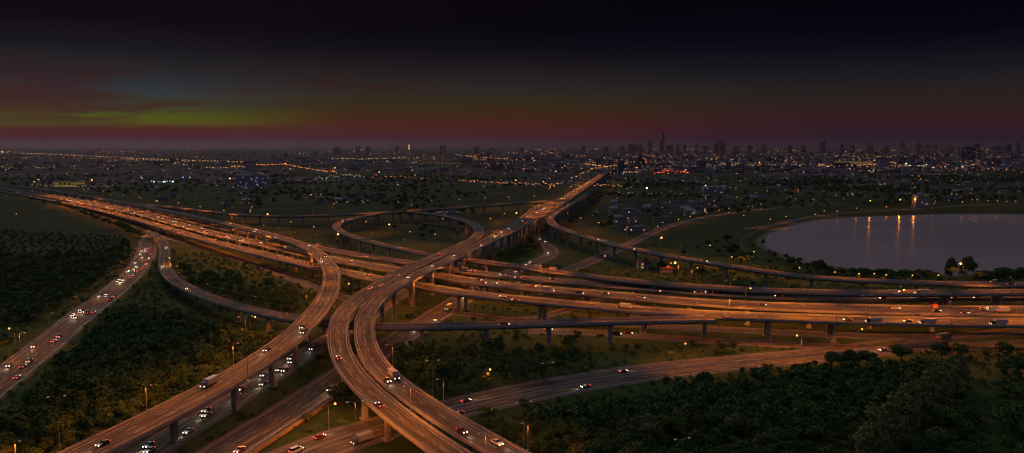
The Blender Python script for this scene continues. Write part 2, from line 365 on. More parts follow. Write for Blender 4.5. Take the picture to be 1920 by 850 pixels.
bm_ = bmesh.new(); bm_.faces.new([bm_.verts.new((p.x, p.y, 0.25)) for p in LK]); bmesh.ops.triangulate(bm_, faces=bm_.faces[:])
me = bpy.data.meshes.new('lake'); bm_.to_mesh(me); me.materials.append(MATS['water']); tag(link(bpy.data.objects.new('lake', me)), kind='structure')
v, f_ = [], []
N = len(LK)
for i, p in enumerate(LK):
    nrm = (LK[(i + 1) % N] - LK[i - 1]).normalized(); o = Vector((-nrm.y, nrm.x, 0))
    if o.dot(p - cen) < 0: o = -o
    w = 3 + 1.5 * math.sin(i * 1.7) + random.random() * 1.5
    v += [tuple(p - o * 0.6 + Vector((0, 0, 0.1))), tuple(p + o * 0.6 + Vector((0, 0, 0.9))), tuple(p + o * w + Vector((0, 0, 0.8))), tuple(p + o * (w + 3) + Vector((0, 0, -0.05)))]
for i in range(N):
    j = (i + 1) % N
    for k in range(3): f_.append((4 * i + k, 4 * j + k, 4 * j + k + 1, 4 * i + k + 1))
tag(mesh_np('lake_bank', v, np.array(f_), ['bank']), kind='structure')
LKA = np.array([(p.x, p.y) for p in LK])
def in_poly(P, poly):
    P = np.atleast_2d(P); x, y = P[:, 0], P[:, 1]; ins = np.zeros(len(P), bool); n = len(poly)
    for i in range(n):
        x1, y1 = poly[i]; x2, y2 = poly[(i + 1) % n]
        c = ((y1 > y) != (y2 > y)) & (x < (x2 - x1) * (y - y1) / (y2 - y1 + 1e-12) + x1); ins ^= c
    return ins

# ------------------------------------------------------------------ road paths
def path(pts, step=5.0, sig=3.0):
    """pts: (u, v, z, width) picture rows of the centre line on a deck z metres high -> world samples"""
    W_ = [(*at(p[0], p[1], p[2]), p[3]) for p in pts]; A = np.array(W_)
    out = []; n = len(A)
    for i in range(n - 1):
        p0 = A[max(i - 1, 0)]; p1 = A[i]; p2 = A[i + 1]; p3 = A[min(i + 2, n - 1)]
        L = np.hypot(*(p2 - p1)[:2]); k = max(1, int(L / step)); t = np.arange(k)[:, None] / k
        d01 = max(np.hypot(*(p1 - p0)[:2]), 1e-3); d23 = max(np.hypot(*(p3 - p2)[:2]), 1e-3)
        m1 = (p2 - p1) if i == 0 else ((p1 - p0) / d01 * 0.5 + (p2 - p1) / L * 0.5) * L
        m2 = (p2 - p1) if i == n - 2 else ((p3 - p2) / d23 * 0.5 + (p2 - p1) / L * 0.5) * L
        out.append((2 * t ** 3 - 3 * t ** 2 + 1) * p1 + (t ** 3 - 2 * t ** 2 + t) * m1 + (-2 * t ** 3 + 3 * t ** 2) * p2 + (t ** 3 - t ** 2) * m2)
    S = np.vstack(out + [A[-1:]])
    # resample evenly, then smooth
    def resamp(S, step):
        d = np.r_[0, np.cumsum(np.hypot(*np.diff(S[:, :2], axis=0).T))]; q = np.linspace(0, d[-1], max(3, int(d[-1] / step) + 1))
        return np.stack([np.interp(q, d, S[:, k]) for k in range(4)], 1)
    S = resamp(S, step)
    r = int(sig * 3); ker = np.exp(-0.5 * (np.arange(-r, r + 1) / sig) ** 2); ker /= ker.sum()
    if len(S) > 2 * r:
        P = np.vstack([2 * S[0] - S[r:0:-1], S, 2 * S[-1] - S[-2:-r - 2:-1]])
        S = np.stack([np.convolve(P[:, k], ker, 'valid') for k in range(4)], 1)
    return resamp(S, step)
RD = {}
def road(key, pts, **kw):
    S = path(pts, kw.get('step', 5.0), kw.get('sig', 3.0)); d = np.gradient(S[:, :2], axis=0); d /= np.hypot(*d.T)[:, None]
    s = np.r_[0, np.cumsum(np.hypot(*np.diff(S[:, :2], axis=0).T))]
    RD[key] = dict(key=key, S=S, T=d, N=np.stack([d[:, 1], -d[:, 0]], 1), s=s, **kw)      # N points right of travel
# elevated (z = deck height)
road('rampC', [(-60, 338, 4, 10), (50, 352, 7, 10), (125, 362, 8, 10), (225, 379, 10, 11), (325, 398, 13, 11), (400, 414, 15, 11.5), (480, 434, 17, 12), (540, 451, 18, 12), (572, 462, 18, 12), (596, 477, 18, 12), (613, 494, 18, 12), (622, 514, 18, 12), (620, 540, 18, 12), (605, 572, 17.5, 12), (577, 605, 17, 12.5), (542, 638, 16.5, 13), (482, 682, 15, 14), (400, 730, 13, 14.5), (300, 782, 11.5, 15), (150, 856, 10, 15), (0, 925, 9, 15), (-150, 990, 8, 15)],
     el=True, lanes=3, label='curving orange lit ramp on tall piers sweeping from left highway to bottom edge', cat='ramp', cols=[(350, 828), (446, 771), (527, 726), (577, 688)])
road('rampD1', [(760, 397, 14, 9), (820, 403, 15, 9.5), (858, 410, 16, 10), (884, 419, 17, 10), (898, 431, 17.5, 10), (893, 445, 18, 10), (868, 459, 18.5, 10), (832, 475, 19, 10), (795, 491, 19, 10), (755, 510, 19, 10.2), (717, 531, 19, 10.2), (690, 548, 18.5, 10.2), (662, 567, 18, 10.2), (646, 585, 17.5, 10.2), (636, 602, 17, 10.2), (633, 627, 16, 10.2), (635, 655, 15, 10.2), (649, 687, 14, 10.2), (672, 716, 13.5, 10.2), (700, 743, 13, 10.2), (750, 785, 12, 10.4), (800, 822, 11.5, 10.4), (860, 863, 11, 10.4), (960, 930, 10, 10.4)],
     el=True, lanes=2, label='S shaped two lane ramp, the nearer-left twin of the central pair', cat='ramp', cols=[(682, 790)])
road('rampD2', [(1152, 312, 15, 20), (1140, 320, 16, 20), (1110, 341, 18, 21), (1085, 357, 19, 22), (1060, 373, 19.5, 22), (1012, 401, 20, 22), (960, 430, 20, 18), (910, 455, 20, 14), (860, 479, 20, 12), (815, 501, 20, 10.5), (783, 516, 20, 10.4), (745, 536, 19.5, 10.4), (722, 551, 19, 10.2), (705, 566, 18.5, 10.2), (691, 584, 18, 10.2), (684, 602, 17.5, 10.2), (682, 624, 16.5, 10.2), (689, 655, 15.5, 10.2), (706, 686, 15, 10.2), (735, 716, 14.5, 10.2), (792, 757, 13.5, 10.4), (855, 797, 13, 10.6), (935, 843, 12, 10.6), (1050, 905, 11, 10.6)],
     el=True, lanes=2, label='long bridge running straight in from the city, then curving beside its twin', cat='bridge', cols=[(733, 597)], sig=2.5)
road('E1a', [(-60, 341, 1, 9), (60, 360, 2, 10), (160, 377, 4, 11), (260, 394, 6, 12), (400, 424, 8, 12), (500, 445, 9, 12), (600, 466, 10, 12), (700, 483, 10.5, 12), (800, 498, 10.5, 13), (900, 513, 10.5, 13), (1020, 525, 10.5, 13), (1140, 535, 10, 13), (1300, 548, 10, 12), (1460, 557, 9.5, 12), (1640, 561, 9, 11), (1800, 558, 8.4, 10), (2000, 560, 7, 10)],
     el=True, lanes=3, label='far carriageway of the main highway viaduct, with an open strip beside it', cat='viaduct')
road('E1b', [(-60, 345, 1.2, 11), (60, 364, 2.2, 13), (160, 382, 4, 15), (260, 401, 6, 16), (400, 438, 8, 17), (500, 460, 9, 17), (620, 486, 10, 17), (700, 500, 10.7, 17), (800, 515, 11, 17), (900, 530, 11, 17), (1020, 543, 11, 17), (1140, 553, 11, 17), (1300, 567, 11, 17), (1460, 576, 11, 20), (1600, 580, 11, 22), (1750, 583, 11, 23), (1920, 584, 11, 23), (2100, 584, 11, 23)],
     el=True, lanes=4, label='broad middle carriageway of the main highway viaduct crossing the whole scene', cat='viaduct')
road('E2', [(-60, 349, 1.4, 9), (60, 369, 2.4, 10), (160, 389, 4, 12), (260, 413, 6, 13), (400, 454, 8, 14), (500, 479, 9.4, 14.5), (600, 502, 10.5, 15), (700, 522, 11.5, 15), (800, 539, 12, 15), (900, 554, 12, 15), (1020, 566, 12, 15), (1140, 577, 12, 15), (1300, 589, 12, 16), (1460, 596, 12, 17), (1600, 600.5, 12, 17), (1750, 604, 12, 17), (1920, 606, 12, 17), (2100, 608, 12, 15)],
     el=True, lanes=4, label='near carriageway of the main highway viaduct with blue grey outer parapet', cat='viaduct')
road('rampB', [(283, 436, 6.0, 9), (303, 452, 6.5, 9.5), (309, 470, 7, 10), (308, 492, 7, 10), (314, 513, 7.5, 10), (330, 529, 8, 10), (352, 541, 8.5, 10), (400, 562, 9, 9.5), (478, 584, 10, 9.5), (560, 600, 11, 9.5), (640, 609, 11.5, 9.5), (720, 613, 12, 9.5), (820, 612, 12, 9.5), (920, 610, 12, 9.5), (1000, 608, 12, 9.5), (1080, 605, 12, 10), (1160, 602, 12, 10), (1250, 600.5, 11.98, 10), (1340, 599, 11.98, 10)],
     el=True, lanes=2, label='narrow ramp leaving the left highway in an S and running low across the middle', cat='ramp')
road('rampM', [(270, 384, 2, 8), (330, 390, 5, 8), (400, 398, 9, 8.5), (460, 404, 11, 9), (540, 406, 13, 9), (620, 404, 14, 9), (700, 400, 15, 9), (780, 395, 15.5, 9), (870, 389, 17, 9), (960, 382, 18.5, 9), (1030, 377, 19.4, 9), (1062, 371, 19.7, 9)],
     el=True, lanes=2, label='distant elevated link road running level towards the straight bridge', cat='ramp')
road('rampL', [(790, 394, 15.2, 8), (745, 397.5, 14.8, 8.5), (705, 402, 14.5, 9), (672, 409, 14, 9.5), (644, 416, 14, 9.5), (630, 425, 14, 9.5), (640, 435, 14, 9.5), (665, 445, 13.5, 9.5), (695, 454, 13, 10), (735, 464, 13, 10), (780, 473, 13, 10), (830, 482, 13, 10), (900, 491, 13, 10), (960, 498, 13, 10), (1020, 508, 13, 10), (1100, 518, 13, 11), (1160, 525, 13, 12), (1250, 534, 13, 13), (1350, 541, 13, 13), (1450, 546, 13.5, 13), (1560, 549, 14, 13), (1680, 550, 14, 13), (1800, 549.5, 14, 13), (1920, 548.5, 14, 13), (2100, 546, 14, 13)],
     el=True, lanes=2, label='hairpin loop ramp beyond the highway, straightening to run alongside it', cat='ramp')
road('rampF', [(1100, 364, 18.6, 7), (1066, 386, 18.8, 8), (1040, 401, 18.6, 9), (1031, 411, 18, 9.5), (1038, 422, 17.5, 9.5), (1060, 432, 17, 9.5), (1090, 442, 16, 9.5), (1140, 456, 15, 10), (1180, 466, 14.5, 10), (1280, 485, 14, 10), (1400, 504, 13.5, 10), (1450, 512, 13, 10.5), (1540, 522, 12.8, 11), (1680, 529, 12.5, 11), (1800, 533, 12.5, 11), (1920, 534, 12.5, 11), (2100, 534, 12.5, 11)],
     el=True, lanes=2, label='ramp curling off the straight bridge and descending past the lake', cat='ramp')
road('linkN', [(1046, 376, 19.5, 7), (1008, 388, 19.3, 7), (985, 405, 19.4, 7), (960, 421, 19.5, 7), (930, 437, 19.6, 7)], el=True, lanes=1, label='short slip bridge between the level link road and the straight bridge', cat='ramp', sig=2)
# at grade
road('roadA', [(292, 430, 0.1, 14), (282, 443, 0.1, 14), (277, 455, 0.1, 15), (277, 465, 0.1, 15.5), (272, 480, 0.1, 16), (262, 498, 0.1, 16), (247, 515, 0.1, 16), (213, 547, 0.1, 16.5), (150, 595, 0.1, 16.5), (95, 641, 0.1, 16.5), (32, 692, 0.1, 16.5), (-40, 748, 0.1, 16.5), (-140, 820, 0.1, 16.5)], el=False, lanes=4)
road('roadH1', [(1120, 352, 0.12, 12), (1050, 398, 0.12, 12), (950, 450, 0.12, 12), (850, 492, 0.12, 12), (755, 550, 0.12, 12), (640, 622, 0.12, 12), (480, 722, 0.12, 12), (400, 772, 0.12, 12), (300, 834, 0.12, 12), (200, 897, 0.12, 12), (100, 960, 0.12, 12)], el=False, lanes=3)
road('roadH2', [(1036, 432, 0.14, 9), (1012, 448, 0.14, 10), (1030, 464, 0.14, 11), (1034, 478, 0.14, 12), (1000, 494, 0.14, 13), (960, 509, 0.14, 14), (900, 540, 0.14, 16), (840, 577, 0.14, 16), (700, 667, 0.14, 16), (620, 718, 0.14, 16), (550, 766, 0.14, 16), (480, 809, 0.14, 16), (400, 860, 0.14, 16), (300, 925, 0.14, 16)], el=False, lanes=4)
road('roadJ1', [(2100, 600, 0.2, 9), (1920, 619, 0.2, 9), (1750, 635, 0.2, 9), (1640, 646, 0.2, 9), (1550, 658, 0.2, 9), (1440, 668, 0.2, 9), (1250, 685, 0.2, 9), (1100, 706, 0.2, 9), (960, 731, 0.2, 9), (880, 749, 0.2, 9), (800, 768, 0.2, 9), (700, 794, 0.2, 9), (630, 812, 0.2, 9), (560, 838, 0.2, 9), (470, 882, 0.2, 9), (400, 925, 0.2, 9)], el=False, lanes=2)
road('roadJ2', [(2100, 640, 0.2, 9.5), (1920, 645, 0.2, 9.5), (1750, 652, 0.2, 9.5), (1640, 661, 0.2, 9.5), (1550, 670, 0.2, 9.5), (1440, 681, 0.2, 9.5), (1250, 701, 0.2, 9.5), (1100, 723, 0.2, 9.5), (960, 750, 0.2, 9.5), (880, 768, 0.2, 9.5), (800, 788, 0.2, 9.5), (700, 816, 0.2, 9.5), (640, 836, 0.2, 9.5), (570, 866, 0.2, 9.5), (480, 912, 0.2, 9.5)], el=False, lanes=2)
road('roadK', [(990, 621, 0.16, 10), (1060, 621, 0.16, 10), (1140, 625, 0.16, 11), (1300, 637, 0.16, 11), (1460, 646, 0.16, 10), (1580, 650, 0.16, 9)], el=False, lanes=2)
road('roadK2', [(1120, 606, 0.18, 9), (1250, 613, 0.18, 10), (1400, 620, 0.18, 11), (1560, 627, 0.18, 11), (1680, 633, 0.18, 10), (1800, 628, 0.18, 8)], el=False, lanes=2)
road('roadU', [(700, 655, 0.1, 6), (800, 600, 0.1, 6), (840, 583, 0.1, 6), (880, 588, 0.1, 7), (920, 597, 0.1, 7), (965, 601, 0.1, 7), (1000, 599, 0.1, 7), (1030, 592, 0.1, 7), (1080, 575, 0.1, 7), (1130, 560, 0.1, 7)], el=False, lanes=1)
road('roadS', [(262, 438, 0.12, 8), (330, 449, 0.12, 9), (400, 469, 0.12, 9), (450, 486, 0.12, 9), (500, 503, 0.12, 9), (560, 527, 0.12, 9), (640, 556, 0.12, 9), (700, 578, 0.12, 8)], el=False, lanes=2)
road('roadP', [(1040, 514, 0.11, 12), (1085, 499, 0.11, 13), (1130, 480, 0.11, 13), (1175, 460, 0.11, 11), (1215, 440, 0.11, 10), (1255, 424, 0.11, 10), (1310, 409, 0.11, 10), (1380, 398, 0.11, 10), (1480, 388, 0.11, 9), (1560, 381, 0.11, 8)], el=False, lanes=2)
road('roadLake', [(1390, 430, 0.1, 5), (1440, 424, 0.1, 6), (1500, 410, 0.1, 7), (1590, 399, 0.1, 8), (1680, 394, 0.1, 8), (1740, 391, 0.1, 8), (1800, 386, 0.1, 8), (1920, 382, 0.1, 8), (2050, 380, 0.1, 8)], el=False, lanes=1)
road('pathW', [(1450, 487, 0.1, 3), (1410, 478, 0.1, 3), (1392, 462, 0.1, 3), (1392, 448, 0.1, 3), (1415, 435, 0.1, 3), (1440, 424, 0.1, 3)], el=False, lanes=0)
road('roadFar', [(1148, 313, 0.1, 14), (1185, 308, 0.1, 14), (1200, 300, 0.1, 14), (1190, 294, 0.1, 14)], el=False, lanes=0, step=20)
road('roadFar2', [(-40, 285, 0.1, 16), (110, 291, 0.1, 16), (210, 296, 0.1, 16), (350, 302.5, 0.1, 14), (475, 306, 0.1, 14), (560, 312, 0.1, 10), (640, 322, 0.1, 8)], el=False, lanes=0, step=20)
EXTRA = {}
ALLK = list(RD)
def near_other(P, z, skip, dzmax=1.5, margin=0.0, lower=False):
    P = np.atleast_2d(P); hit = np.zeros(len(P), bool)
    for k, r in RD.items():
        if k in skip: continue
        S = r['S']
        for i0 in range(0, len(P), 512):
            Q = P[i0:i0 + 512]; zz = np.broadcast_to(z, len(P))[i0:i0 + 512]
            D = np.hypot(Q[:, None, 0] - S[None, :, 0], Q[:, None, 1] - S[None, :, 1]); j = D.argmin(1); dm = D[np.arange(len(Q)), j]
            dz = S[j, 2] - zz
            ok = (np.abs(dz) < dzmax) if not lower else (dz < -3)
            hit[i0:i0 + 512] |= (dm < S[j, 3] / 2 + margin) & ok
    return hit
def sweep(name, r, prof, mats, parent, i0=0, i1=None, closed=False, uv=False, keep=None, wfun=None):
    """prof(w)-> list of (offset, dz); strips between consecutive profile points"""
    S, N_, s = r['S'], r['N'], r['s']; i1 = i1 or len(S); idx = np.arange(i0, i1); V = []; K = None
    for i in idx:
        pr = prof(S[i, 3]); K = len(pr)
        for o, dz in pr: V.append((S[i, 0] + N_[i, 0] * o, S[i, 1] + N_[i, 1] * o, S[i, 2] + dz))
    F_, U = [], []
    for a in range(len(idx) - 1):
        if keep is not None and not (keep[idx[a]] and keep[idx[a + 1]]): continue
        for k in range(K if closed else K - 1):
            k2 = (k + 1) % K
            F_.append((a * K + k, (a + 1) * K + k, (a + 1) * K + k2, a * K + k2))
            if uv:
                p0 = prof(S[idx[a], 3]); o0, o1 = p0[k][0], p0[k2][0]
                U += [(o0, s[idx[a]]), (o0, s[idx[a + 1]]), (o1, s[idx[a + 1]]), (o1, s[idx[a]])]
    if not F_: return None
    return mesh_np(name, V, np.array(F_), mats, parent, None, U if uv else None)
def markings(r, surf, z=0.012, inset=1.2, skipkeep=None):
    S, N_, T_, s = r['S'], r['N'], r['T'], r['s']; n = r['lanes']
    if n < 1: return
    V, F_ = [], []
    def strip(i, j, oa, ob, w):
        b = len(V)
        for q, o in ((i, oa), (j, ob)):
            for sg in (-1, 1):
                V.append((S[q, 0] + N_[q, 0] * (o + sg * w / 2), S[q, 1] + N_[q, 1] * (o + sg * w / 2), S[q, 2] + z))
        F_.append((b, b + 2, b + 3, b + 1))
    vis = (S[:, 1] < 1500) & (S[:, 1] > 150)
    for i in range(len(S) - 1):
        if not vis[i]: continue
        hw, hw2 = S[i, 3] / 2 - inset, S[i + 1, 3] / 2 - inset
        for sg in (-1, 1):
            if skipkeep is None or (skipkeep[sg][i] and skipkeep[sg][i + 1]): strip(i, i + 1, sg * hw, sg * hw2, 0.22)
        if i % 3 == 0:
            for k in range(1, n):
                o = -1 + 2 * k / n; strip(i, i + 1, o * hw, o * hw2, 0.2)
    if F_:                   # the paint is part of the surface it lies on
        me = surf.data; me.materials.append(MATS['road_paint']); b = bmesh.new(); b.from_mesh(me); vs = [b.verts.new(q) for q in V]
        for f in F_: b.faces.new([vs[i] for i in f]).material_index = 1
        b.to_mesh(me); b.free()
def pier(h, w, cap_w, wide):
    m = MB()
    for o in ((0,) if not wide else (-cap_w * 0.27, cap_w * 0.27)):
        q = [(o - w / 2, -0.9), (o - w / 2 + 0.35, -1.15), (o + w / 2 - 0.35, -1.15), (o + w / 2, -0.9), (o + w / 2, 0.9), (o + w / 2 - 0.35, 1.15), (o - w / 2 + 0.35, 1.15), (o - w / 2, 0.9)]
        m.prism(q, -0.1, h - 1.6)
        t = [(o + (x - o) * (1.0 if wide else 2.0), y * 1.05) for x, y in q]
        m.prism([(x, y) for x, y in q], h - 1.6, h - 0.02, t)
        m.box((o, 0, 0.15), (w + 1.6, 3.4, 0.5))
    if wide: m.box((0, 0, h - 0.5), (cap_w * 0.8, 1.9, 1.1))
    return m
ROOTS = {}
for k, r in RD.items():
    S = r['S']
    if r['el']:
        root = empty('bridge' if r['cat'] == 'bridge' else ('viaduct' if r['cat'] == 'viaduct' else 'elevated_ramp'), (0, 0, 0)); tag(root, r['label'], r['cat']); ROOTS[k] = root
        EDGE = 0.45
        sweep('deck', r, lambda w: [(-w / 2, -0.03), (w / 2, -0.03), (w / 2, -0.55), (w / 2 - 1.2, -0.75), (w * 0.27, -1.9), (-w * 0.27, -1.9), (-w / 2 + 1.2, -0.75), (-w / 2, -0.55)], ['concrete'], root, closed=True)
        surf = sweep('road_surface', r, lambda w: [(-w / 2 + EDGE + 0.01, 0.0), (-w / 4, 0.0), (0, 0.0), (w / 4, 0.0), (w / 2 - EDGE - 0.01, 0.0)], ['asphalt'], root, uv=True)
        kk = {}
        for sg in (-1, 1):
            E_ = S[:, :2] + r['N'] * (sg * (S[:, 3] / 2 - 0.3))[:, None]
            keep = ~near_other(E_, S[:, 2], (k,), 1.6, -0.5); kk[sg] = keep
            sweep('parapet', r, lambda w, sg=sg: [(sg * (w / 2 + 0.02), -0.6), (sg * (w / 2 + 0.02), 1.0), (sg * (w / 2 - 0.28), 1.0), (sg * (w / 2 - EDGE), 0.12), (sg * (w / 2 - EDGE), -0.02)][::sg], ['concrete'], root, keep=keep)
        markings(r, surf, 0.012, 1.3, kk)
        # piers
        want = []
        if r.get('cols'):
            for u, v_ in r['cols']:
                p = at(u, v_); want.append(int(np.hypot(S[:, 0] - p.x, S[:, 1] - p.y).argmin()))
        lastn = -99; spc = 7
        i = 3
        while i < len(S) - 2:
            if want and min(abs(i - w_) for w_ in want) < 5: i += 1; continue
            want2 = i; h = S[i, 2] - 1.9
            P = S[i, :2]; wide = S[i, 3] > 12.5
            pts = [P] if not wide else [P + r['N'][i] * S[i, 3] * 0.24, P - r['N'][i] * S[i, 3] * 0.24]
            if h > 1.5 and S[i, 1] < 3200 and not near_other(np.array(pts), S[i, 2], (k,), margin=1.8, lower=True).any():
                m = pier(h, 2.0, S[i, 3], wide).build('column', 'pier_concrete', root)
                m.location = (P[0], P[1], 0); m.rotation_euler = (0, 0, math.atan2(r['N'][i, 1], r['N'][i, 0])); i += spc
            else: i += 1
        for j in want:
            h = S[j, 2] - 1.9
            m = pier(h, 2.3, S[j, 3], False).build('column', 'pier_concrete', root); m.location = (S[j, 0], S[j, 1], 0); m.rotation_euler = (0, 0, math.atan2(r['N'][j, 1], r['N'][j, 0]))
    else:
        nm = 'path' if k == 'pathW' else 'road'
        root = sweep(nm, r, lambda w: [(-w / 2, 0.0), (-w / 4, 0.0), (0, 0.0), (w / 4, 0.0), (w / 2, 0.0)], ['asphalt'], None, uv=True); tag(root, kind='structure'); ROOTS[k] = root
        if k not in ('pathW', 'roadFar', 'roadFar2'):
            v_ = sweep('road_verge', r, lambda w: [(-w / 2 - 2.2, -0.1 + 0.02), (w / 2 + 2.2, -0.1 + 0.02)], ['gravel_verge'], None); v_.location.z = -0.004 * (ALLK.index(k) % 7); tag(v_, kind='structure')
            ok = {}
            for sg in (-1, 1): ok[sg] = ~near_other(S[:, :2] + r['N'] * (sg * (S[:, 3] / 2 - .5))[:, None], S[:, 2], (k,), 1.0, 0)
            markings(r, root, 0.012, 0.8, ok)
            for sg in (-1, 1):
                kp = ok[sg]; sweep('kerb', r, lambda w, sg=sg: [(sg * (w / 2 + 0.35), -0.1), (sg * (w / 2 + 0.35), 0.13), (sg * (w / 2 - 0.02), 0.13), (sg * (w / 2 - 0.02), -0.05)][::sg], ['concrete'], root, keep=kp)

# guardrails
def guardrail(key, off, u0, u1, label):
    r = RD[key]; S = r['S']; m = MB(); V = []; pr = None
    for i in range(len(S) - 1):
        if not (200 < S[i, 1] < 620) or abs(S[i, 0]) > S[i, 1] * 0.85: continue
        o = off if abs(off) < 1.5 else math.copysign(S[i, 3] / 2 + 0.9, off)
        a = Vector((S[i, 0] + r['N'][i, 0] * o, S[i, 1] + r['N'][i, 1] * o, 0)); b = Vector((S[i + 1, 0] + r['N'][i + 1, 0] * o, S[i + 1, 1] + r['N'][i + 1, 1] * o, 0))
        for zz in (0.62, 1.0): m.tube(a + Vector((0, 0, zz)), b + Vector((0, 0, zz)), 0.09, 0.09, 4)
        m.box((a.x, a.y, 0.5), (0.16, 0.16, 1.15))
    tag(m.build('guardrail', 'rail'), label, 'guardrail')
guardrail('roadJ1', -5, 0, 0, 'metal guardrail on the field side of the lower right road')
guardrail('roadJ2', 5, 0, 0, 'metal guardrail on the woodland side of the lower right road')
guardrail('roadH2', -5, 0, 0, 'metal guardrail along the left edge of the dark diagonal road')
guardrail('roadA', 5, 0, 0, 'metal guardrail along the crowded slip road at the far left, woods side')
guardrail('roadA', -5, 0, 0, 'metal guardrail along the crowded slip road at the far left, hedge side')
# retaining wall right of the diagonal road
m = MB(); pa, pb = at(455, 866), at(628, 752); d_ = (pb - pa); n_ = int(d_.length / 6)
for i in range(n_):
    a = pa + d_ * (i / n_); b = pa + d_ * ((i + 1) / n_); c_ = (a + b) / 2
    m.box((c_.x, c_.y, 0.8), (d_.length / n_ + 0.02, 0.4, 1.6), math.atan2(d_.y, d_.x)); m.box((a.x, a.y, 0.95), (0.6, 0.6, 1.95), math.atan2(d_.y, d_.x))
m.build('retaining_wall', 'brick_tan'); tag(bpy.data.objects['retaining_wall'], 'low tan wall running beside the dark diagonal road near the bottom', 'wall')

# ------------------------------------------------------------------ street lamps
HPS = (1.0, 0.235, 0.008)
SCALE = 1.0
ldata = {}
def lamp_light(h, power, angle, shore=False):
    key = (round(power), angle, shore)
    if key not in ldata:
        L = bpy.data.lights.new('lamp_light', 'POINT' if shore else 'SPOT'); L.energy = power; L.color = HPS; L.shadow_soft_size = 0.35
        if not shore:
            L.spot_size = R(angle); L.spot_blend = 0.35; L.use_nodes = True   # street lantern optics: more light thrown sideways than straight down
            q = NT(L.node_tree); q.n.clear(); g = q.node('ShaderNodeNewGeometry'); sp = q.node('ShaderNodeSeparateXYZ'); q.link(g.outputs['Incoming'], sp.inputs[0])
            z = q.math('MAXIMUM', q.math('ABSOLUTE', sp.outputs[2]), 0.36); e = q.node('ShaderNodeEmission'); q.link(q.math('POWER', z, -2.8), e.inputs['Strength'])
            o = q.node('ShaderNodeOutputLight'); q.link(e.outputs[0], o.inputs[0])
            L.cycles.use_multiple_importance_sampling = False
        ldata[key] = L
    return ldata[key]
lmesh = {}
def lamp(p, h, rz, kind='cobra', label='', group=None, power=None, twin=False, shore=False):
    key = (round(h), kind, twin)
    root = empty('street_lamp', p, rz)
    if key not in lmesh:
        hh = key[0]; far = False
        m = MB(); rr = 0.10
        m.box((0, 0, 0.3), (0.6, 0.6, 0.6)); m.tube((0, 0, 0), (0, 0, hh - 0.6), rr * 1.5, rr, 6); m.tube((0, 0, hh - 0.6), (0, 0, hh), rr, rr * 0.7, 6)
        po = m.build('pole', 'steel', root); parts = [po]
        for sg in ((1, -1) if twin else (1,)):
            m = MB(); m.tube((0, 0, hh - 0.5), (sg * 1.0, 0, hh), 0.08, 0.07, 5); m.tube((sg * 1.0, 0, hh), (sg * 2.2, 0, hh + 0.1), 0.07, 0.06, 5); parts.append(m.build('arm', 'steel', root))
            m = MB(); m.box((sg * 2.6, 0, hh + 0.12), (1.1, 0.45, 0.18), 0, 0.7); hd = m.build('lamp_head', 'steel', root); parts.append(hd)
            m = MB()
            if kind == 'cobra': m.box((sg * 2.6, 0, hh - 0.01), (0.7, 0.3, 0.06)); mt = 'bulb_lens'
            elif kind == 'glow': m.ball((sg * 2.6, 0, hh + 0.10), 0.46, 0.9); mt = 'bulb'
            else: m.ball((sg * 2.6, 0, hh + 0.2), 0.8, 0.85, 10, 6); mt = 'bulb_star'
            parts.append(m.build('bulb', mt, hd))
        lmesh[key] = root
    else:
        src = lmesh[key]
        for ch in src.children:
            if ch.type == 'LIGHT': continue
            c = ch.copy(); col.objects.link(c); c.parent = root
            for g in ch.children:
                g2 = g.copy(); col.objects.link(g2); g2.parent = c
    if power:
        L = bpy.data.objects.new('lamp_light', lamp_light(h, power, 152, shore)); link(L, root); L.location = ((2.6 if not twin else 0), 0, h - (0.75 if kind == 'cobra' else 1.2))
    tag(root, label, 'street lamp', group); return root
LP = []    # all lamp positions, to keep spacing
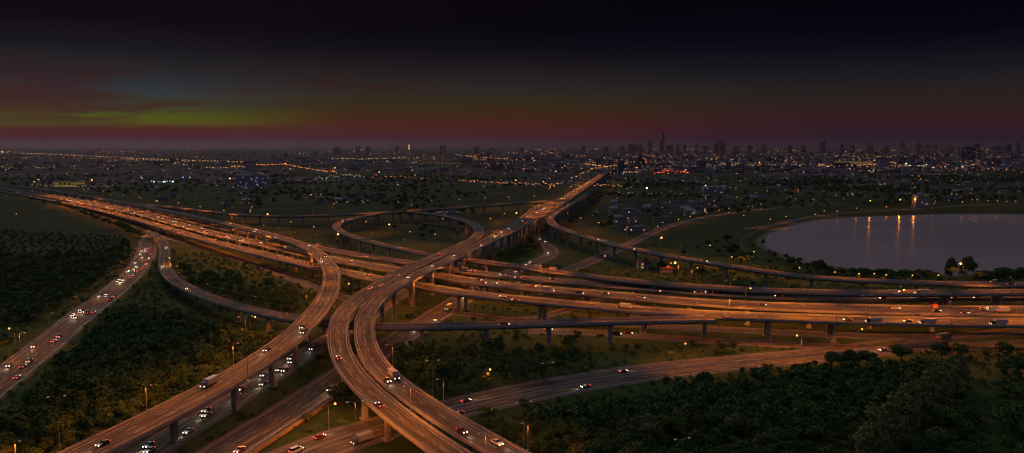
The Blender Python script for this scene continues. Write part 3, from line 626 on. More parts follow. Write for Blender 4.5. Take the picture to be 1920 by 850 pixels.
# lamps seen in the photograph: (u, head row, base row, base height, kind, power factor, where)
SEEN = [(160, 356, 372, 0, 'glow', .6), (192, 361, 378, 0, 'glow', .6), (206, 365, 380, 0, 'glow', .6), (235, 367, 384, 0, 'glow', .6), (264, 371, 389, 0, 'glow', .6), (297, 377, 394, 0, 'glow', .6), (332, 381, 400, 0, 'glow', .7), (373, 388, 407, 0, 'glow', .7), (417, 395, 418, 0, 'glow', .7), (470, 389, 412, 0, 'glow', .7),
 (499, 403, 432, 0, 'star', .6), (542, 416, 440, 0, 'glow', .8), (585, 426, 455, 0, 'glow', .4), (630, 440, 474, 0, 'star', .35), (624, 383, 408, 0, 'glow', .5), (685, 381, 405, 0, 'glow', .5), (744, 379, 402, 0, 'glow', .5), (807, 376, 398, 0, 'glow', .5), (859, 374, 396, 0, 'glow', .5), (907, 372, 394, 0, 'glow', .5), (956, 370, 390, 0, 'glow', .5),
 (683, 417, 440, 0, 'glow', .8), (734, 422, 436, 0, 'star', .6), (765, 436, 458, 0, 'glow', .8), (812, 440, 462, 0, 'glow', .8), (916, 410, 440, 0, 'glow', 1.0), (1000, 368, 384, 0, 'glow', .6), (1061, 400, 418, 0, 'glow', .8), (1085, 409, 432, 0, 'glow', .8), (1119, 419, 444, 0, 'glow', .8), (1168, 432, 452, 0, 'glow', .8), (1235, 446, 473, 0, 'star', .8),
 (1326, 461, 492, 0, 'glow', .8), (1367, 482, 503, 0, 'glow', .7), (1407, 472, 508, 0, 'glow', .9), (1271, 494, 530, 0, 'star', .9), (1128, 480, 515, 0, 'glow', .9), (1229, 545, 583, 12, 'glow', 1.2), (1397, 541, 592, 12, 'glow', 1.3), (1313, 502, 520, 0, 'glow', .7), (1252, 494, 513, 0, 'glow', .7), (1504, 502, 525, 0, 'glow', .8),
 (1560, 512, 527, 0, 'glow', .6), (1604, 515, 530, 0, 'glow', .6), (1634, 515, 530, 0, 'glow', .6), (1667, 516, 532, 0, 'glow', .6), (1716, 519, 533, 0, 'glow', .6), (1754, 519, 533, 0, 'glow', .6), (1805, 495, 532, 0, 'star', .35), (1856, 519, 535, 0, 'glow', .6), (1905, 517, 534, 0, 'glow', .6), (1608, 619, 652, 0, 'glow', 1.0), (1502, 629, 668, 0, 'glow', 1.0),
 (663, 531, 592, 0, 'glow', 1.2), (909, 692, 731, 0, 'glow', .35), (617, 756, 806, 0, 'glow', 1.0), (1276, 645, 686, 0, 'glow', 1.0), (325, 484, 512, 0, 'glow', .8), (471, 594, 645, 0, 'glow', .7), (1440, 412, 428, 0, 'glow', .6), (1629, 377, 393, 0, 'star', .9), (1684, 375, 392, 0, 'star', .9), (1712, 374, 391, 0, 'star', .9), (1471, 407, 418, 0, 'glow', .6), (1525, 402, 411, 0, 'glow', .6), (1548, 396, 405, 0, 'glow', .6), (1566, 397, 406, 0, 'glow', .6), (1603, 391, 400, 0, 'glow', .6), (1748, 382, 391, 0, 'glow', .7), (1659, 388, 396, 0, 'glow', .6),
 (1801, 379, 387, 0, 'glow', .6), (1820, 375, 385, 0, 'glow', .6), (1834, 375, 385, 0, 'glow', .6), (1850, 376, 385, 0, 'glow', .6), (1868, 377, 386, 0, 'glow', .6), (1885, 378, 386, 0, 'glow', .6), (1902, 378, 386, 0, 'glow', .6), (1229, 425, 438, 0, 'glow', .6), (1246, 418, 430, 0, 'glow', .6), (1269, 412, 424, 0, 'glow', .6), (1291, 406, 418, 0, 'glow', .6), (1322, 399, 409, 0, 'glow', .6), (1345, 395, 404, 0, 'glow', .6), (1369, 391, 400, 0, 'glow', .6), (1399, 387, 396, 0, 'glow', .6), (1424, 384, 393, 0, 'glow', .6),
 (28, 405, 410, 0, 'glow', .0), (965, 400, 418, 0, 'star', .5), (943, 401, 416, 0, 'glow', .5), (30, 617, 665, 0, 'glow', .6)]
REF = [('left highway', 0, 480, 340, 460), ('twisting link roads', 480, 960, 360, 480), ('straight bridge', 960, 1130, 360, 470), ('city side fields', 1130, 1290, 400, 470), ('lakeside ramp', 1120, 1560, 440, 560), ('near lake shore', 1480, 1920, 480, 540), ('far lake shore', 1430, 1920, 360, 430)]
def where(u, v):
    for n, a, b, c, d in REF:
        if a <= u <= b and c <= v <= d: return n
    return 'lower interchange'
seen_n = {}
BASEP = 2400
for u, vh, vb, zb, kd, pw in SEEN:
    p = at(u, vb, zb); hd = (vb - vh) * p.y / FPX * 1.03; h = min(26, max(7, hd)); w = where(u, vb)
    i = seen_n.get(w, 0); seen_n[w] = i + 1
    lamp(p, h, random.choice((0, math.pi, 0.4)), kd, '%s amber street lamp counted from the left by the %s' % (nth(i), w), 'lit lamps by the ' + w, power=BASEP * pw * (h / 12) ** 2 * (1.0 if vb < 401 and u > 1590 else 1) if p.y < 1500 and pw else None, shore=(vb < 401 and u > 1590))
    LP.append((p.x, p.y))
# tall masts close to the camera
for (u, vh, vb, zb, lb) in [(465, 592, 716, 15, 'tall thin lamp mast rising above the left curving ramp'), (114, 740, 862, 0, 'tall dark lamp mast standing in the bottom left wood'), (812, 672, 752, 0, 'tall lamp mast on the grass right of the central ramps'), (1027, 677, 724, 0, 'grey lamp mast on the verge of the lower right road, near its middle'), (982, 751, 868, 0, 'tall lamp mast at bottom centre beside the woodland guardrail'), (1277, 818, 905, 0, 'lamp mast poking out of the bottom right wood'), (669, 747, 880, 0, 'heavy lamp mast standing between the lower road and the left twin ramp'), (1623, 552, 603, 12, 'thin lamp mast on the right part of the highway viaduct'), (1367, 525, 592, 12, 'dark slender mast between two glowing lamps on the highway viaduct')]:
    p = at(u, vb, zb); h = (vb - vh) * p.y / FPX * 1.0 / math.cos(PIT) ; h = HCAM - zb - (HCAM - zb) * (vh - 274) / (vb - 274)
    lamp(p, h, 0.3, 'cobra', lb, None, power=(BASEP * 1.1 * (h / 12) ** 2) if u in (465, 669, 1623, 1367) else None, twin=True); LP.append((p.x, p.y))
# evenly spaced lamp posts, added to light the decks and roads
def regular(key, spacing, side, h, power, name, start=3, ymax=1700, twin=False, ymin=190):
    r = RD[key]; S = r['S']; i = start; out = []
    while i < len(S) - 1:
        x, y = S[i, 0], S[i, 1]
        if ymin < y < ymax and abs(x) < y * 0.78 + 20:
            o = side * (S[i, 3] / 2 - 0.15) if r['el'] else side * (S[i, 3] / 2 + 1.2)
            q = (x + r['N'][i, 0] * o, y + r['N'][i, 1] * o)
            blk = near_other(np.array([q]), S[i, 2], (key,), 2.0, 0.3)[0] or near_other(np.array([q]), S[i, 2] + 8.0, (key,), 6.0, 6.0)[0]
            if not blk: out.append((q, S[i, 2], math.atan2(-r['N'][i, 1] * side, -r['N'][i, 0] * side))); i += spacing; continue
            i += 1; continue
        i += 1
    out.sort(key=lambda a: a[0][1])
    for n, (q, z, rz) in enumerate(out):
        if NREG[0] >= LAMP_MAX: break
        NREG[0] += 1
        lamp((q[0], q[1], z + (0.95 if r['el'] else 0)), h, rz, 'cobra', '%s added slim lamp post from the near end, %s' % (nth(n), name), 'added slim lamp posts of the ' + name, power)
        LP.append(q)
PW = 2500; LAMP_MAX = 190; NREG = [0]
regular('rampC', 10, 1, 10, PW * 1.5, 'left curving ramp', ymax=900)
regular('rampD1', 10, -1, 10, PW * 0.62, 'left twin ramp', ymax=700)
regular('rampD2', 10, -1, 10, PW * 0.62, 'right twin ramp', ymax=700, start=4)
regular('rampD2', 15, 1, 12, PW * 3.2, 'straight bridge', ymax=2400, ymin=700, start=2)
regular('E1a', 13, -1, 11, PW * 1.5, 'far highway carriageway', ymax=1400)
regular('E1b', 12, 1, 12, PW * 2.9, 'middle highway carriageway', ymax=1600)
regular('E2', 12, 1, 12, PW * 3.1, 'near highway carriageway', ymax=1400)
regular('rampL', 13, 1, 10, PW * 1.0, 'hairpin loop ramp', ymax=1100)
regular('rampF', 14, 1, 10, PW * 1.0, 'lakeside ramp', ymax=1100)
regular('rampB', 13, 1, 9, PW * 0.32, 'low narrow ramp')
regular('rampM', 15, 1, 9, PW * 0.5, 'level link road', ymax=1300)
regular('roadA', 10, 1, 10, PW * 0.5, 'crowded slip road')
regular('roadH1', 11, 1, 10, PW * 0.5, 'diagonal road under the ramps', ymax=600)
regular('roadH1', 16, 1, 12, PW * 2.6, 'road beneath the straight bridge', ymax=2300, ymin=600)
regular('roadH2', 13, -1, 10, PW * 0.22, 'dark diagonal road', ymax=800)
regular('roadJ1', 11, -1, 10, PW * 0.95, 'lower right road')
regular('roadK', 11, -1, 9, PW * 0.9, 'ground road under the low ramp')
regular('roadK2', 11, 1, 9, PW * 0.9, 'service road under the highway')
regular('roadU', 10, 1, 9, PW * 0.5, 'curved lane beneath the viaduct', ymax=520)
regular('roadS', 11, 1, 9, PW * 0.5, 'service lane left of the viaduct', ymax=800)
regular('roadLake', 14, 1, 9, PW * 0.8, 'far lakeshore road', ymax=1400)

# ------------------------------------------------------------------ vehicles
def car_parts(kind, paint, root, detail=True):
    L, Wd, Hh = {'sedan': (4.5, 1.85, 1.45), 'van': (5.2, 2.0, 2.1), 'truck': (8.5, 2.4, 3.1)}[kind]
    m = MB()
    def loft(prof, wb, wt, zt):      # side profile polygon (y,z) extruded across x with tumblehome
        n = len(prof); b = len(m.v)
        for sg in (-1, 1):
            for y, z in prof: m.v.append((sg * (wb if z < zt else wt) / 2, y, z))
        m.f.append(tuple(b + i for i in range(n))); m.m.append(m.cur); m.f.append(tuple(b + n + i for i in reversed(range(n)))); m.m.append(m.cur)
        for i in range(n):
            j = (i + 1) % n; m.f.append((b + i, b + n + i, b + n + j, b + j)); m.m.append(m.cur)
    h = L / 2
    if kind == 'sedan':
        loft([(-h, 0.35), (-h, 0.8), (-h + 0.25, 0.95), (h - 1.5, 0.92), (h - 0.15, 0.72), (h, 0.55), (h, 0.35)], Wd, Wd, 9)
        cabin = [(-h + 0.35, 0.93), (-h + 1.0, 1.36), (h - 2.3, 1.38), (h - 1.45, 0.93)]; roof = (-h + 1.0, h - 2.3, 1.38)
    elif kind == 'van':
        loft([(-h, 0.35), (-h, 1.2), (h - 0.9, 1.15), (h - 0.1, 0.95), (h, 0.7), (h, 0.35)], Wd, Wd, 9)
        cabin = [(-h + 0.02, 1.18), (-h + 0.15, 2.0), (h - 1.6, 2.0), (h - 0.85, 1.16)]; roof = (-h + 0.15, h - 1.6, 2.0)
    else:
        loft([(h - 2.0, 0.5), (h - 2.0, 2.4), (h - 0.5, 2.4), (h, 1.3), (h, 0.5)], Wd * 0.96, Wd * 0.96, 9)
        cabin = [(h - 0.48, 1.35), (h - 0.48, 1.36), (h - 0.44, 2.2), (h - 0.1, 1.35)]; roof = None
        m.mat(1); m.box((0, -1.0, 1.95), (Wd, L - 2.2, 2.4)); m.mat(0); m.box((0, 0, 0.6), (Wd * 0.6, L - 0.5, 0.3))
    body = (m.v, m.f, m.m); g = MB(); mm = m; m = g
    loft(cabin, Wd * 0.96, Wd * 0.78, 1.25)
    m = mm
    if roof: m.box((0, (roof[0] + roof[1]) / 2, roof[2] + 0.03), (Wd * 0.76, roof[1] - roof[0], 0.07))
    wh = []
    for sx in (-1, 1):
        for sy in (-1, 1):
            w_ = MB(); w_.tube((sx * (Wd / 2 - 0.22), sy * L * 0.31, 0.34), (sx * (Wd / 2 + 0.02), sy * L * 0.31, 0.34), 0.34, 0.34, 10); wh.append(w_)
    lz = 0.68 if kind == 'sedan' else 0.85; hl, tl = [], []
    for sx in (-1, 1):
        a = MB(); a.ball((sx * Wd * 0.36, h - 0.03, lz), 0.19, 0.8, 7, 4); hl.append(a)
        a = MB(); a.box((sx * Wd * 0.38, -h - 0.01, lz + 0.12), (0.36, 0.12, 0.24)); tl.append(a)
    pm = ['paint_' + paint, 'paint_silver']
    if detail:
        m.build('body', pm, root); g.build('window', 'carglass', root)
        for w_ in wh: w_.build('wheel', 'tyre', root)
        for a in hl: a.build('headlight', 'headlight', root)
        for a in tl: a.build('taillight', 'taillight', root)
        return root
    mats = pm + ['carglass', 'tyre', 'headlight', 'taillight']; big = MB()
    for src, k in [(m, None), (g, 2)] + [(w_, 3) for w_ in wh] + [(a, 4) for a in hl] + [(a, 5) for a in tl]:
        b = len(big.v); big.v += src.v; big.f += [tuple(i + b for i in f) for f in src.f]; big.m += [(k if k is not None else mi) for mi in src.m]
    return big.build('car' if kind != 'truck' else 'truck', mats)
tlL = bpy.data.lights.new('taillight_beam', 'SPOT'); tlL.energy = 150; tlL.color = (1.0, 0.03, 0.02); tlL.spot_size = R(100); tlL.spot_blend = 0.9; tlL.shadow_soft_size = 0.3
protos = {}
CARS = []; COUNT = {}
hlL = bpy.data.lights.new('headlight_beam', 'SPOT'); hlL.energy = 1200; hlL.color = (1.0, 0.80, 0.52); hlL.spot_size = R(62); hlL.spot_blend = 0.8; hlL.shadow_soft_size = 0.3
def put_car(x, y, z, head, kind, paint, road_name, order, beam):
    near = y < 460
    CARS.append((x, y, z, head, kind, paint, road_name, near, beam))
def cars_on(key, name, n, dirs, yr, gap=9, kinds=('sedan', 'sedan', 'sedan', 'van', 'sedan', 'sedan', 'sedan', 'truck'), at_px=None, beam=True, paints=('white', 'silver', 'grey', 'black', 'grey', 'red', 'blue')):
    r = RD[key]; S = r['S']; idx = [i for i in range(2, len(S) - 2) if yr[0] < S[i, 1] < yr[1] and abs(S[i, 0]) < S[i, 1] * 0.72]
    if not idx: return
    used = {}; k = 0; tries = 0; L_ = r['lanes']
    while k < n and tries < n * 30:
        tries += 1
        if at_px and k < len(at_px): u, v_ = at_px[k]; p = at(u, v_, S[len(S) // 2, 2]); p = None
        i = random.choice(idx); f = random.random(); ln = random.randrange(L_)
        s_ = r['s'][i] + f * 5
        if any(abs(s_ - q) < gap for q in used.get(ln, [])): continue
        used.setdefault(ln, []).append(s_)
        P = S[i] * (1 - f) + S[i + 1] * f; hw = P[3] / 2 - 1.2; o = (-1 + (2 * ln + 1) / L_) * hw
        x = P[0] + r['N'][i, 0] * o; y = P[1] + r['N'][i, 1] * o
        d = dirs if dirs in (1, -1) else (1 if (ln >= L_ / 2) else -1)
        hd = math.atan2(r['T'][i, 1] * d, r['T'][i, 0] * d) - math.pi / 2
        put_car(x, y, P[2] + 0.015, hd, random.choice(kinds), random.choice(paints), name, k, beam); k += 1
cars_on('roadA', 'crowded slip road at left', 46, 0, (300, 800), 8, kinds=('sedan', 'sedan', 'sedan', 'van'))
cars_on('rampC', 'left curving ramp', 12, 1, (220, 900), 20)
cars_on('rampD1', 'left twin ramp', 7, -1, (230, 700), 25)
cars_on('rampD2', 'right twin ramp', 8, 1, (230, 700), 25)
cars_on('rampD2', 'straight bridge', 44, 0, (700, 1900), 10, kinds=('sedan', 'van', 'sedan'))
cars_on('roadH1', 'diagonal road under the ramps', 15, 1, (230, 420), 9, kinds=('sedan', 'sedan', 'van'))
cars_on('roadH2', 'dark diagonal road', 11, 1, (230, 560), 12)
cars_on('roadH2', 'winding road under the straight bridge', 7, 1, (600, 900), 10)
cars_on('E1a', 'far highway carriageway', 24, -1, (380, 1500), 14)
cars_on('E1b', 'middle highway carriageway', 52, 1, (380, 1500), 12)
cars_on('E2', 'near highway carriageway', 36, -1, (380, 1500), 14)
cars_on('rampL', 'hairpin loop ramp', 10, -1, (400, 1300), 16)
cars_on('rampF', 'lakeside ramp', 5, 1, (450, 1200), 25)
cars_on('rampB', 'low narrow ramp', 5, 1, (380, 850), 25)
cars_on('roadJ1', 'upper side of the lower right road', 5, -1, (250, 520), 30)
cars_on('roadJ2', 'wood side of the lower right road', 5, 1, (250, 520), 30)
cars_on('roadK', 'ground road under the low ramp', 3, 1, (350, 520), 30)
CARS.sort(key=lambda c: c[1])
for (x, y, z, hd, kind, paint, rn, near, beam) in CARS:
    key = (kind, paint, near); nm = 'truck' if kind == 'truck' else ('van' if kind == 'van' else 'car')
    if key not in protos:
        if near: root = empty(nm); car_parts(kind, paint, root, True)
        else: root = car_parts(kind, paint, None, False); root.name = nm
        protos[key] = root; o = root
    else: o = copy_tree_nolight = None; src = protos[key]; o = src.copy(); col.objects.link(o)
    if key in protos and o is not protos[key]:
        for ch in protos[key].children:
            if ch.type == 'LIGHT': continue
            c = ch.copy(); col.objects.link(c); c.parent = o
    o.location = (x, y, z); o.rotation_euler = (0, 0, hd)
    ck = (nm, paint, rn); i = COUNT.get(ck, 0); COUNT[ck] = i + 1
    tag(o, '%s %s %s from the near end, %s' % (nth(i), paint, nm, rn), nm, 'traffic on the ' + rn)
    if y < 620 and (rn.startswith('near high') or rn.startswith('right twin') or rn.startswith('left curv') or rn.startswith('middle')):
        L = bpy.data.objects.new('taillight_beam', tlL); link(L, o); L.location = (0, -2.7, 1.0); L.rotation_euler = (R(-72), 0, 0)
    if y < 800:
        L = bpy.data.objects.new('headlight_beam', hlL); link(L, o); L.location = (0, 2.6, 1.0); L.rotation_euler = (R(78), 0, 0)

# ------------------------------------------------------------------ trees
def leaves(cx, cy, cz, n, size, lobes, rs):
    """n leaf-clump quads spread over the shells of the lobes"""
    L = np.array(lobes); w = L[:, 3] ** 2; k = rs.choice(len(L), n, p=w / w.sum())
    d = rs.normal(size=(n, 3)); d[:, 2] = np.where(d[:, 2] < -0.5, -d[:, 2] * 0.5, d[:, 2]); d /= np.linalg.norm(d, axis=1)[:, None]
    rad = L[k, 3] * (0.78 + 0.34 * rs.random(n) ** 0.7)
    c = L[k, :3] + d * rad[:, None] * np.array([1, 1, 0.85])
    nr = d + rs.normal(size=(n, 3)) * 0.55; nr /= np.linalg.norm(nr, axis=1)[:, None]
    a = np.cross(nr, rs.normal(size=(n, 3))); a /= np.linalg.norm(a, axis=1)[:, None]; b = np.cross(nr, a)
    s = size * (0.6 + 0.8 * rs.random(n))[:, None]; a = a * s; b = b * s * 0.8
    V = np.stack([c - a - b * 0.6, c + a * 0.7 - b, c + a + b * 0.7, c - a * 0.6 + b], 1).reshape(-1, 3)
    return V + np.array([cx, cy, cz])
def crown_lobes(kind, rs):
    if kind == 'poplar':
        return [(rs.normal() * 0.5, rs.normal() * 0.5, 3 + i * 1.25, 1.9 * math.sin(math.pi * (0.30 + 0.68 * (i / 10) ** 0.8)) + 0.22) for i in range(11)]
    if kind == 'bush': return [(rs.normal() * 1.0, rs.normal() * 1.0, 0.9 + rs.random() * 0.8, 0.9 + rs.random() * 0.6) for _ in range(6)]
    r = 3.6; out = [(0, 0, 5.6, 2.6)]
    for i in range(13):
        t = rs.random() * 2 * math.pi; q = r * math.sqrt(rs.random()) * 0.92; z = 3.6 + rs.random() * 4.0 * (1 - (q / r) ** 2 * 0.6); out.append((q * math.cos(t), q * math.sin(t), z, 1.15 + rs.random() * 0.95))
    return out
def crown_np(kind, seed, n, size):
    rs = np.random.default_rng(seed); lb = crown_lobes(kind, rs); V = leaves(0, 0, 0, n, size, lb, rs)
    # a few solid inner lobes keep the crown from being see-through
    return V
TV = {}
for kind, nv, n, size in (('broad', 6, 2600, 0.32), ('poplar', 3, 2000, 0.30), ('bush', 3, 320, 0.3)):
    TV[kind] = [crown_np(kind, 100 + i, n, size) for i in range(nv)]
TVlow = {k: [crown_np(k, 200 + i, n, s) for i in range(4)] for k, n, s in (('broad', 520, 0.58), ('bush', 90, 0.5))}
CM = {}; TM = {}
def tree_thing(x, y, kind, vi, sc, rz, leafm, label, group, name):
    root = empty(name, (x, y, 0), rz); root.scale = sc
    key = (kind, vi, leafm)
    if key not in CM:
        V = TV[kind][vi]; F_ = np.arange(len(V)).reshape(-1, 4); o = mesh_np('crown', V, F_, [leafm], root); CM[key] = o
    else: o = CM[key].copy(); col.objects.link(o); o.parent = root
    if kind != 'bush':
        if (kind, vi) not in TM:
            m = MB(); rs = random.Random(vi); H_ = 12 if kind == 'poplar' else 5.5
            m.tube((0, 0, -0.2), (0.1, 0.05, 2.4), 0.30, 0.22, 7); m.tube((0.1, 0.05, 2.4), (0.0, 0.1, H_), 0.22, 0.07, 6)
            for q in range(5):
                t = q * 1.26 + vi; z0 = 2.2 + q * 0.5; rr = 1.0 if kind == 'poplar' else 2.4
                m.tube((0.1, 0.05, z0), (rr * math.cos(t), rr * math.sin(t), z0 + 2.0), 0.12, 0.04, 5)
            t_ = m.build('trunk', 'bark', root); TM[(kind, vi)] = t_
        else: t_ = TM[(kind, vi)].copy(); col.objects.link(t_); t_.parent = root
    tag(root, label, 'tree' if kind != 'bush' else 'bush', group); return root
def world_poly(px): return [(p.x, p.y) for p in (at(u, v) for u, v in px)]
def scatter(poly, dmin, seed, maxn=4000):
    rs = np.random.default_rng(seed); A = np.array(poly); lo, hi = A.min(0), A.max(0)
    area = (hi - lo).prod(); n = int(area / (dmin * dmin) * 3); P = lo + rs.random((n, 2)) * (hi - lo); P = P[in_poly(P, poly)]
    grid = {}; out = []
    for x, y in P:
        gx, gy = int(x // dmin), int(y // dmin); ok = True
        for a in (-1, 0, 1):
            for b in (-1, 0, 1):
                for q in grid.get((gx + a, gy + b), ()):
                    if (q[0] - x) ** 2 + (q[1] - y) ** 2 < dmin * dmin: ok = False; break
        if ok: grid.setdefault((gx, gy), []).append((x, y)); out.append((x, y))
    return np.array(out) if out else np.zeros((0, 2))
def clear_of_roads(P, margin, low=13.0):
    """keep plants off roads at grade and out from under low decks"""
    if not len(P): return P
    hit = np.zeros(len(P), bool)
    for k, r in RD.items():
        S = r['S']; D = np.hypot(P[:, None, 0] - S[None, :, 0], P[:, None, 1] - S[None, :, 1]); j = D.argmin(1); dm = D[np.arange(len(P)), j]
        hit |= (dm < S[j, 3] / 2 + margin)
    return P[~hit]
def in_view(P, pad=25):
    u = P[:, 0] / np.maximum(P[:, 1], 1); return (np.abs(P[:, 0]) < P[:, 1] * 0.70 + pad) & (P[:, 1] > 225)
WOODS = [
 ('w1', 'bottom right wood', [(640, 910), (720, 872), (800, 845), (880, 822), (980, 800), (1100, 776), (1250, 752), (1440, 725), (1540, 704), (1700, 688), (1920, 676), (2150, 670), (2250, 780), (2100, 940), (1300, 960), (1000, 960), (880, 905)], 4.8, 'leaf_dark'),
 ('w2', 'bottom left wood', [(190, 626), (240, 590), (300, 590), (380, 615), (480, 640), (560, 650), (540, 690), (440, 740), (300, 805), (200, 860), (60, 940), (-150, 940), (-150, 880), (0, 800), (60, 750), (130, 690), (160, 650)], 5.2, 'leaf_dark'),
 ('w3', 'left wood beyond the slip road', [(-120, 500), (60, 492), (180, 478), (240, 465), (250, 480), (225, 505), (190, 528), (120, 575), (60, 600), (-120, 640)], 6.5, 'leaf_dark'),
 ('w4', 'thicket between the low ramp and the highway', [(335, 512), (430, 520), (520, 545), (610, 572), (590, 598), (480, 580), (400, 556), (350, 530)], 8.0, 'leaf_bright'),
 ('w5', 'copse right of the central ramps', [(745, 668), (850, 645), (1000, 640), (1090, 652), (1070, 690), (960, 722), (900, 738), (830, 752), (780, 740), (740, 700)], 7.5, 'leaf_dark'),
]
IND, REST = [], []
for wi, (key, wn, px, dmin, lm) in enumerate(WOODS):
    P = scatter(world_poly(px), dmin, 10 + wi); P = clear_of_roads(P, 4.5); P = P[in_view(P)]
    if key == 'w1':   # thin out right of the poplar row
        uu = 960 + P[:, 0] / (P[:, 1] * math.cos(PIT) + HCAM * math.sin(PIT)) * FPX
        a_, b_ = at(1622, 880), at(1800, 730); dd = (b_ - a_).normalized(); side = (P[:, 0] - a_.x) * dd.y - (P[:, 1] - a_.y) * dd.x
        keep = (np.abs(side) > 8) & ((side < 5) | (side > 45) & (rng.random(len(P)) < 0.75) | (rng.random(len(P)) < 0.22)); P = P[keep]
    for x, y in P: IND.append((x, y, wn, lm))
IND.sort(key=lambda a: a[1])
# give every wood a share of individual trees, nearest first
MAXT = 225
if len(IND) > MAXT: REST = IND[MAXT:]; IND = IND[:MAXT]
rs = random.Random(3)
for x, y, wn, lm in IND:
    s = (0.48 + rs.random() * 0.42) if rs.random() < 0.82 else rs.uniform(1.0, 1.45); bright = rs.random()
    lmx = lm if bright < 0.8 else ('leaf_olive' if bright > 0.92 else 'leaf_bright')
    tree_thing(x, y, 'broad', rs.randrange(6), (s, s, s * (0.85 + 0.25 * rs.random())), rs.random() * 6.28, lmx,
               {'leaf_dark': 'dark green broadleaf tree among many alike in the ', 'leaf_olive': 'olive tinted broadleaf tree standing out in the ', 'leaf_bright': 'lighter green broadleaf tree in the '}[lmx] + wn, 'trees of the ' + wn + {'leaf_dark': '', 'leaf_olive': ', olive ones', 'leaf_bright': ', lighter ones'}[lmx], 'broadleaf_tree')
# poplar row
pp = [at(1622 + 178 * t, 880 - 150 * t) for t in np.linspace(0, 1, 23)]
for i, p in enumerate(pp):
    s = 1.0 + rs.random() * 0.4
    tree_thing(p.x + rs.uniform(-1.5, 1.5), p.y + rs.uniform(-1.5, 1.5), 'poplar', rs.randrange(3), (s * 1.2, s * 1.2, s * 1.05), rs.random() * 6, 'leaf_poplar', '%s tall olive poplar from the near end of the row in the bottom right wood' % nth(i), 'poplar row in the bottom right wood', 'poplar_tree')
# trees picked out one by one: (u, base row, height m, width factor, leaf, label)
PICK = [(1485, 497, 8, 1.1, 'round tree leftmost on the near lake shore'), (1535, 514, 13, 1.1, 'full crowned tree on the near lake shore, above the ramp'), (1553, 514, 8, 1, 'small tree just right of the full crowned shore tree'), (1576, 516, 7, 1, 'low shrubby tree on the near shore, left of a lamp'), (1597, 518, 8, 1.1, 'third small round tree of the near lake shore'), (1613, 520, 9, 1, 'tree of the left half of the shore hedge'), (1624, 521, 9, 1, 'dense tree close beside the hedge tree on the shore'), (1637, 521, 7.5, 1, 'slight tree by a lamp on the near lake shore'), (1651, 522, 9, 1, 'narrow tree at the middle of the near lake shore'), (1672, 523, 8, 1, 'tree left of the wide dark tree on the shore'), (1696, 528, 11, 1.5, 'wide flat topped dark tree on the near lake shore'), (1738, 526, 10, 1.3, 'round tree between the wide one and the tall pair on the shore'), (1783, 526, 21, 0.52, 'left one of the two tall trees against the lake'), (1814, 526, 21, 0.58, 'tall tree lit amber by the bright shore lamp'), (1846, 534, 12, 1.3, 'spreading tree right of the bright shore lamp'), (1882, 535, 16, 1.25, 'big dark tree at the right end of the lake shore'), (1918, 520, 9, 1.2, 'tree cut by the right edge on the lake shore'),
 (1390, 500, 16, 1.3, 'large dark tree beside the winding path west of the lake'), (1375, 482, 14, 1.3, 'dark tree behind the winding path west of the lake'), (1362, 455, 10, 1.2, 'lone tree in the green field west of the lake'), (1432, 460, 7, .8, 'tiny tree at the western tip of the lake'), (103, 490, 12, 1.2, 'single dark tree standing clear in the left meadow'), (3, 492, 13, 1.2, 'dark tree at the left edge of the meadow'), (60, 378, 9, 1.0, 'first dark tree along the highway at upper left'), (85, 384, 10, 1.2, 'second dark tree along the highway at upper left'),
 (1560, 689, 9, 1.2, 'tall dark tree poking above the lower right road, leftmost'), (1592, 687, 9, 1.2, 'dark tree next to the leftmost one above the lower right road'), (1625, 684, 8, 1.3, 'dark tree before the gap in the lower right road hedge'), (1690, 677, 9, 1.3, 'dark tree hiding the lower right road near the viaduct end'), (1765, 672, 9, 1.2, 'dark tree near the right end of the lower right road'), (1800, 670, 8, 1.2, 'dark tree second from the right end of the lower right road'), (1880, 665, 8, 1.2, 'dark tree at the right edge by the lower right road'),
 (1318, 735, 10, 1, 'tree at the wood edge touching the guardrail'), (815, 735, 14, 1.0, 'upright green tree left of the tall mast on the grass'), (838, 728, 15, 1.0, 'upright green tree right of the tall mast on the grass'), (968, 712, 11, 1.0, 'olive tree on the verge left of the grey mast'), (1005, 710, 11, 1.0, 'olive tree on the verge touching the grey mast'), (908, 728, 9, .9, 'small amber lit tree beside the verge lamp'), (1240, 508, 9, 1, 'tree beside the pink lit kiosk'), (1283, 522, 9, 1, 'tree right of the star bright lamp by the lakeside ramp'), (1315, 522, 9, 1.1, 'dark tree beneath the lakeside ramp'), (645, 760, 10, 1.1, 'dark tree under the outer edge of the left twin ramp'), (632, 752, 7, 1.0, 'amber lit bush like tree at the end of the tan wall')]
for u, vb, h, wf, lb in PICK:
    p = at(u, vb); s = h / 9.0
    tree_thing(p.x, p.y, 'broad', rs.randrange(6), (s * wf, s * wf, s), rs.random() * 6, 'leaf_olive' if 'olive' in lb or 'amber' in lb else 'leaf_dark', lb, None, 'broadleaf_tree')
# hedge trees beside the left highway
HP = [at(110 + 155 * t + rs.uniform(-4, 4), 384 + 62 * t + rs.uniform(-1, 2)) for t in np.linspace(0, 1, 22)]
for i, p in enumerate(HP):
    s = 0.8 + rs.random() * 0.5; tree_thing(p.x, p.y, 'broad', rs.randrange(6), (s * 1.2, s * 1.2, s), rs.random() * 6, 'leaf_dark', 'dark tree in the broken row screening the left highway', 'row of trees screening the left highway', 'broadleaf_tree')
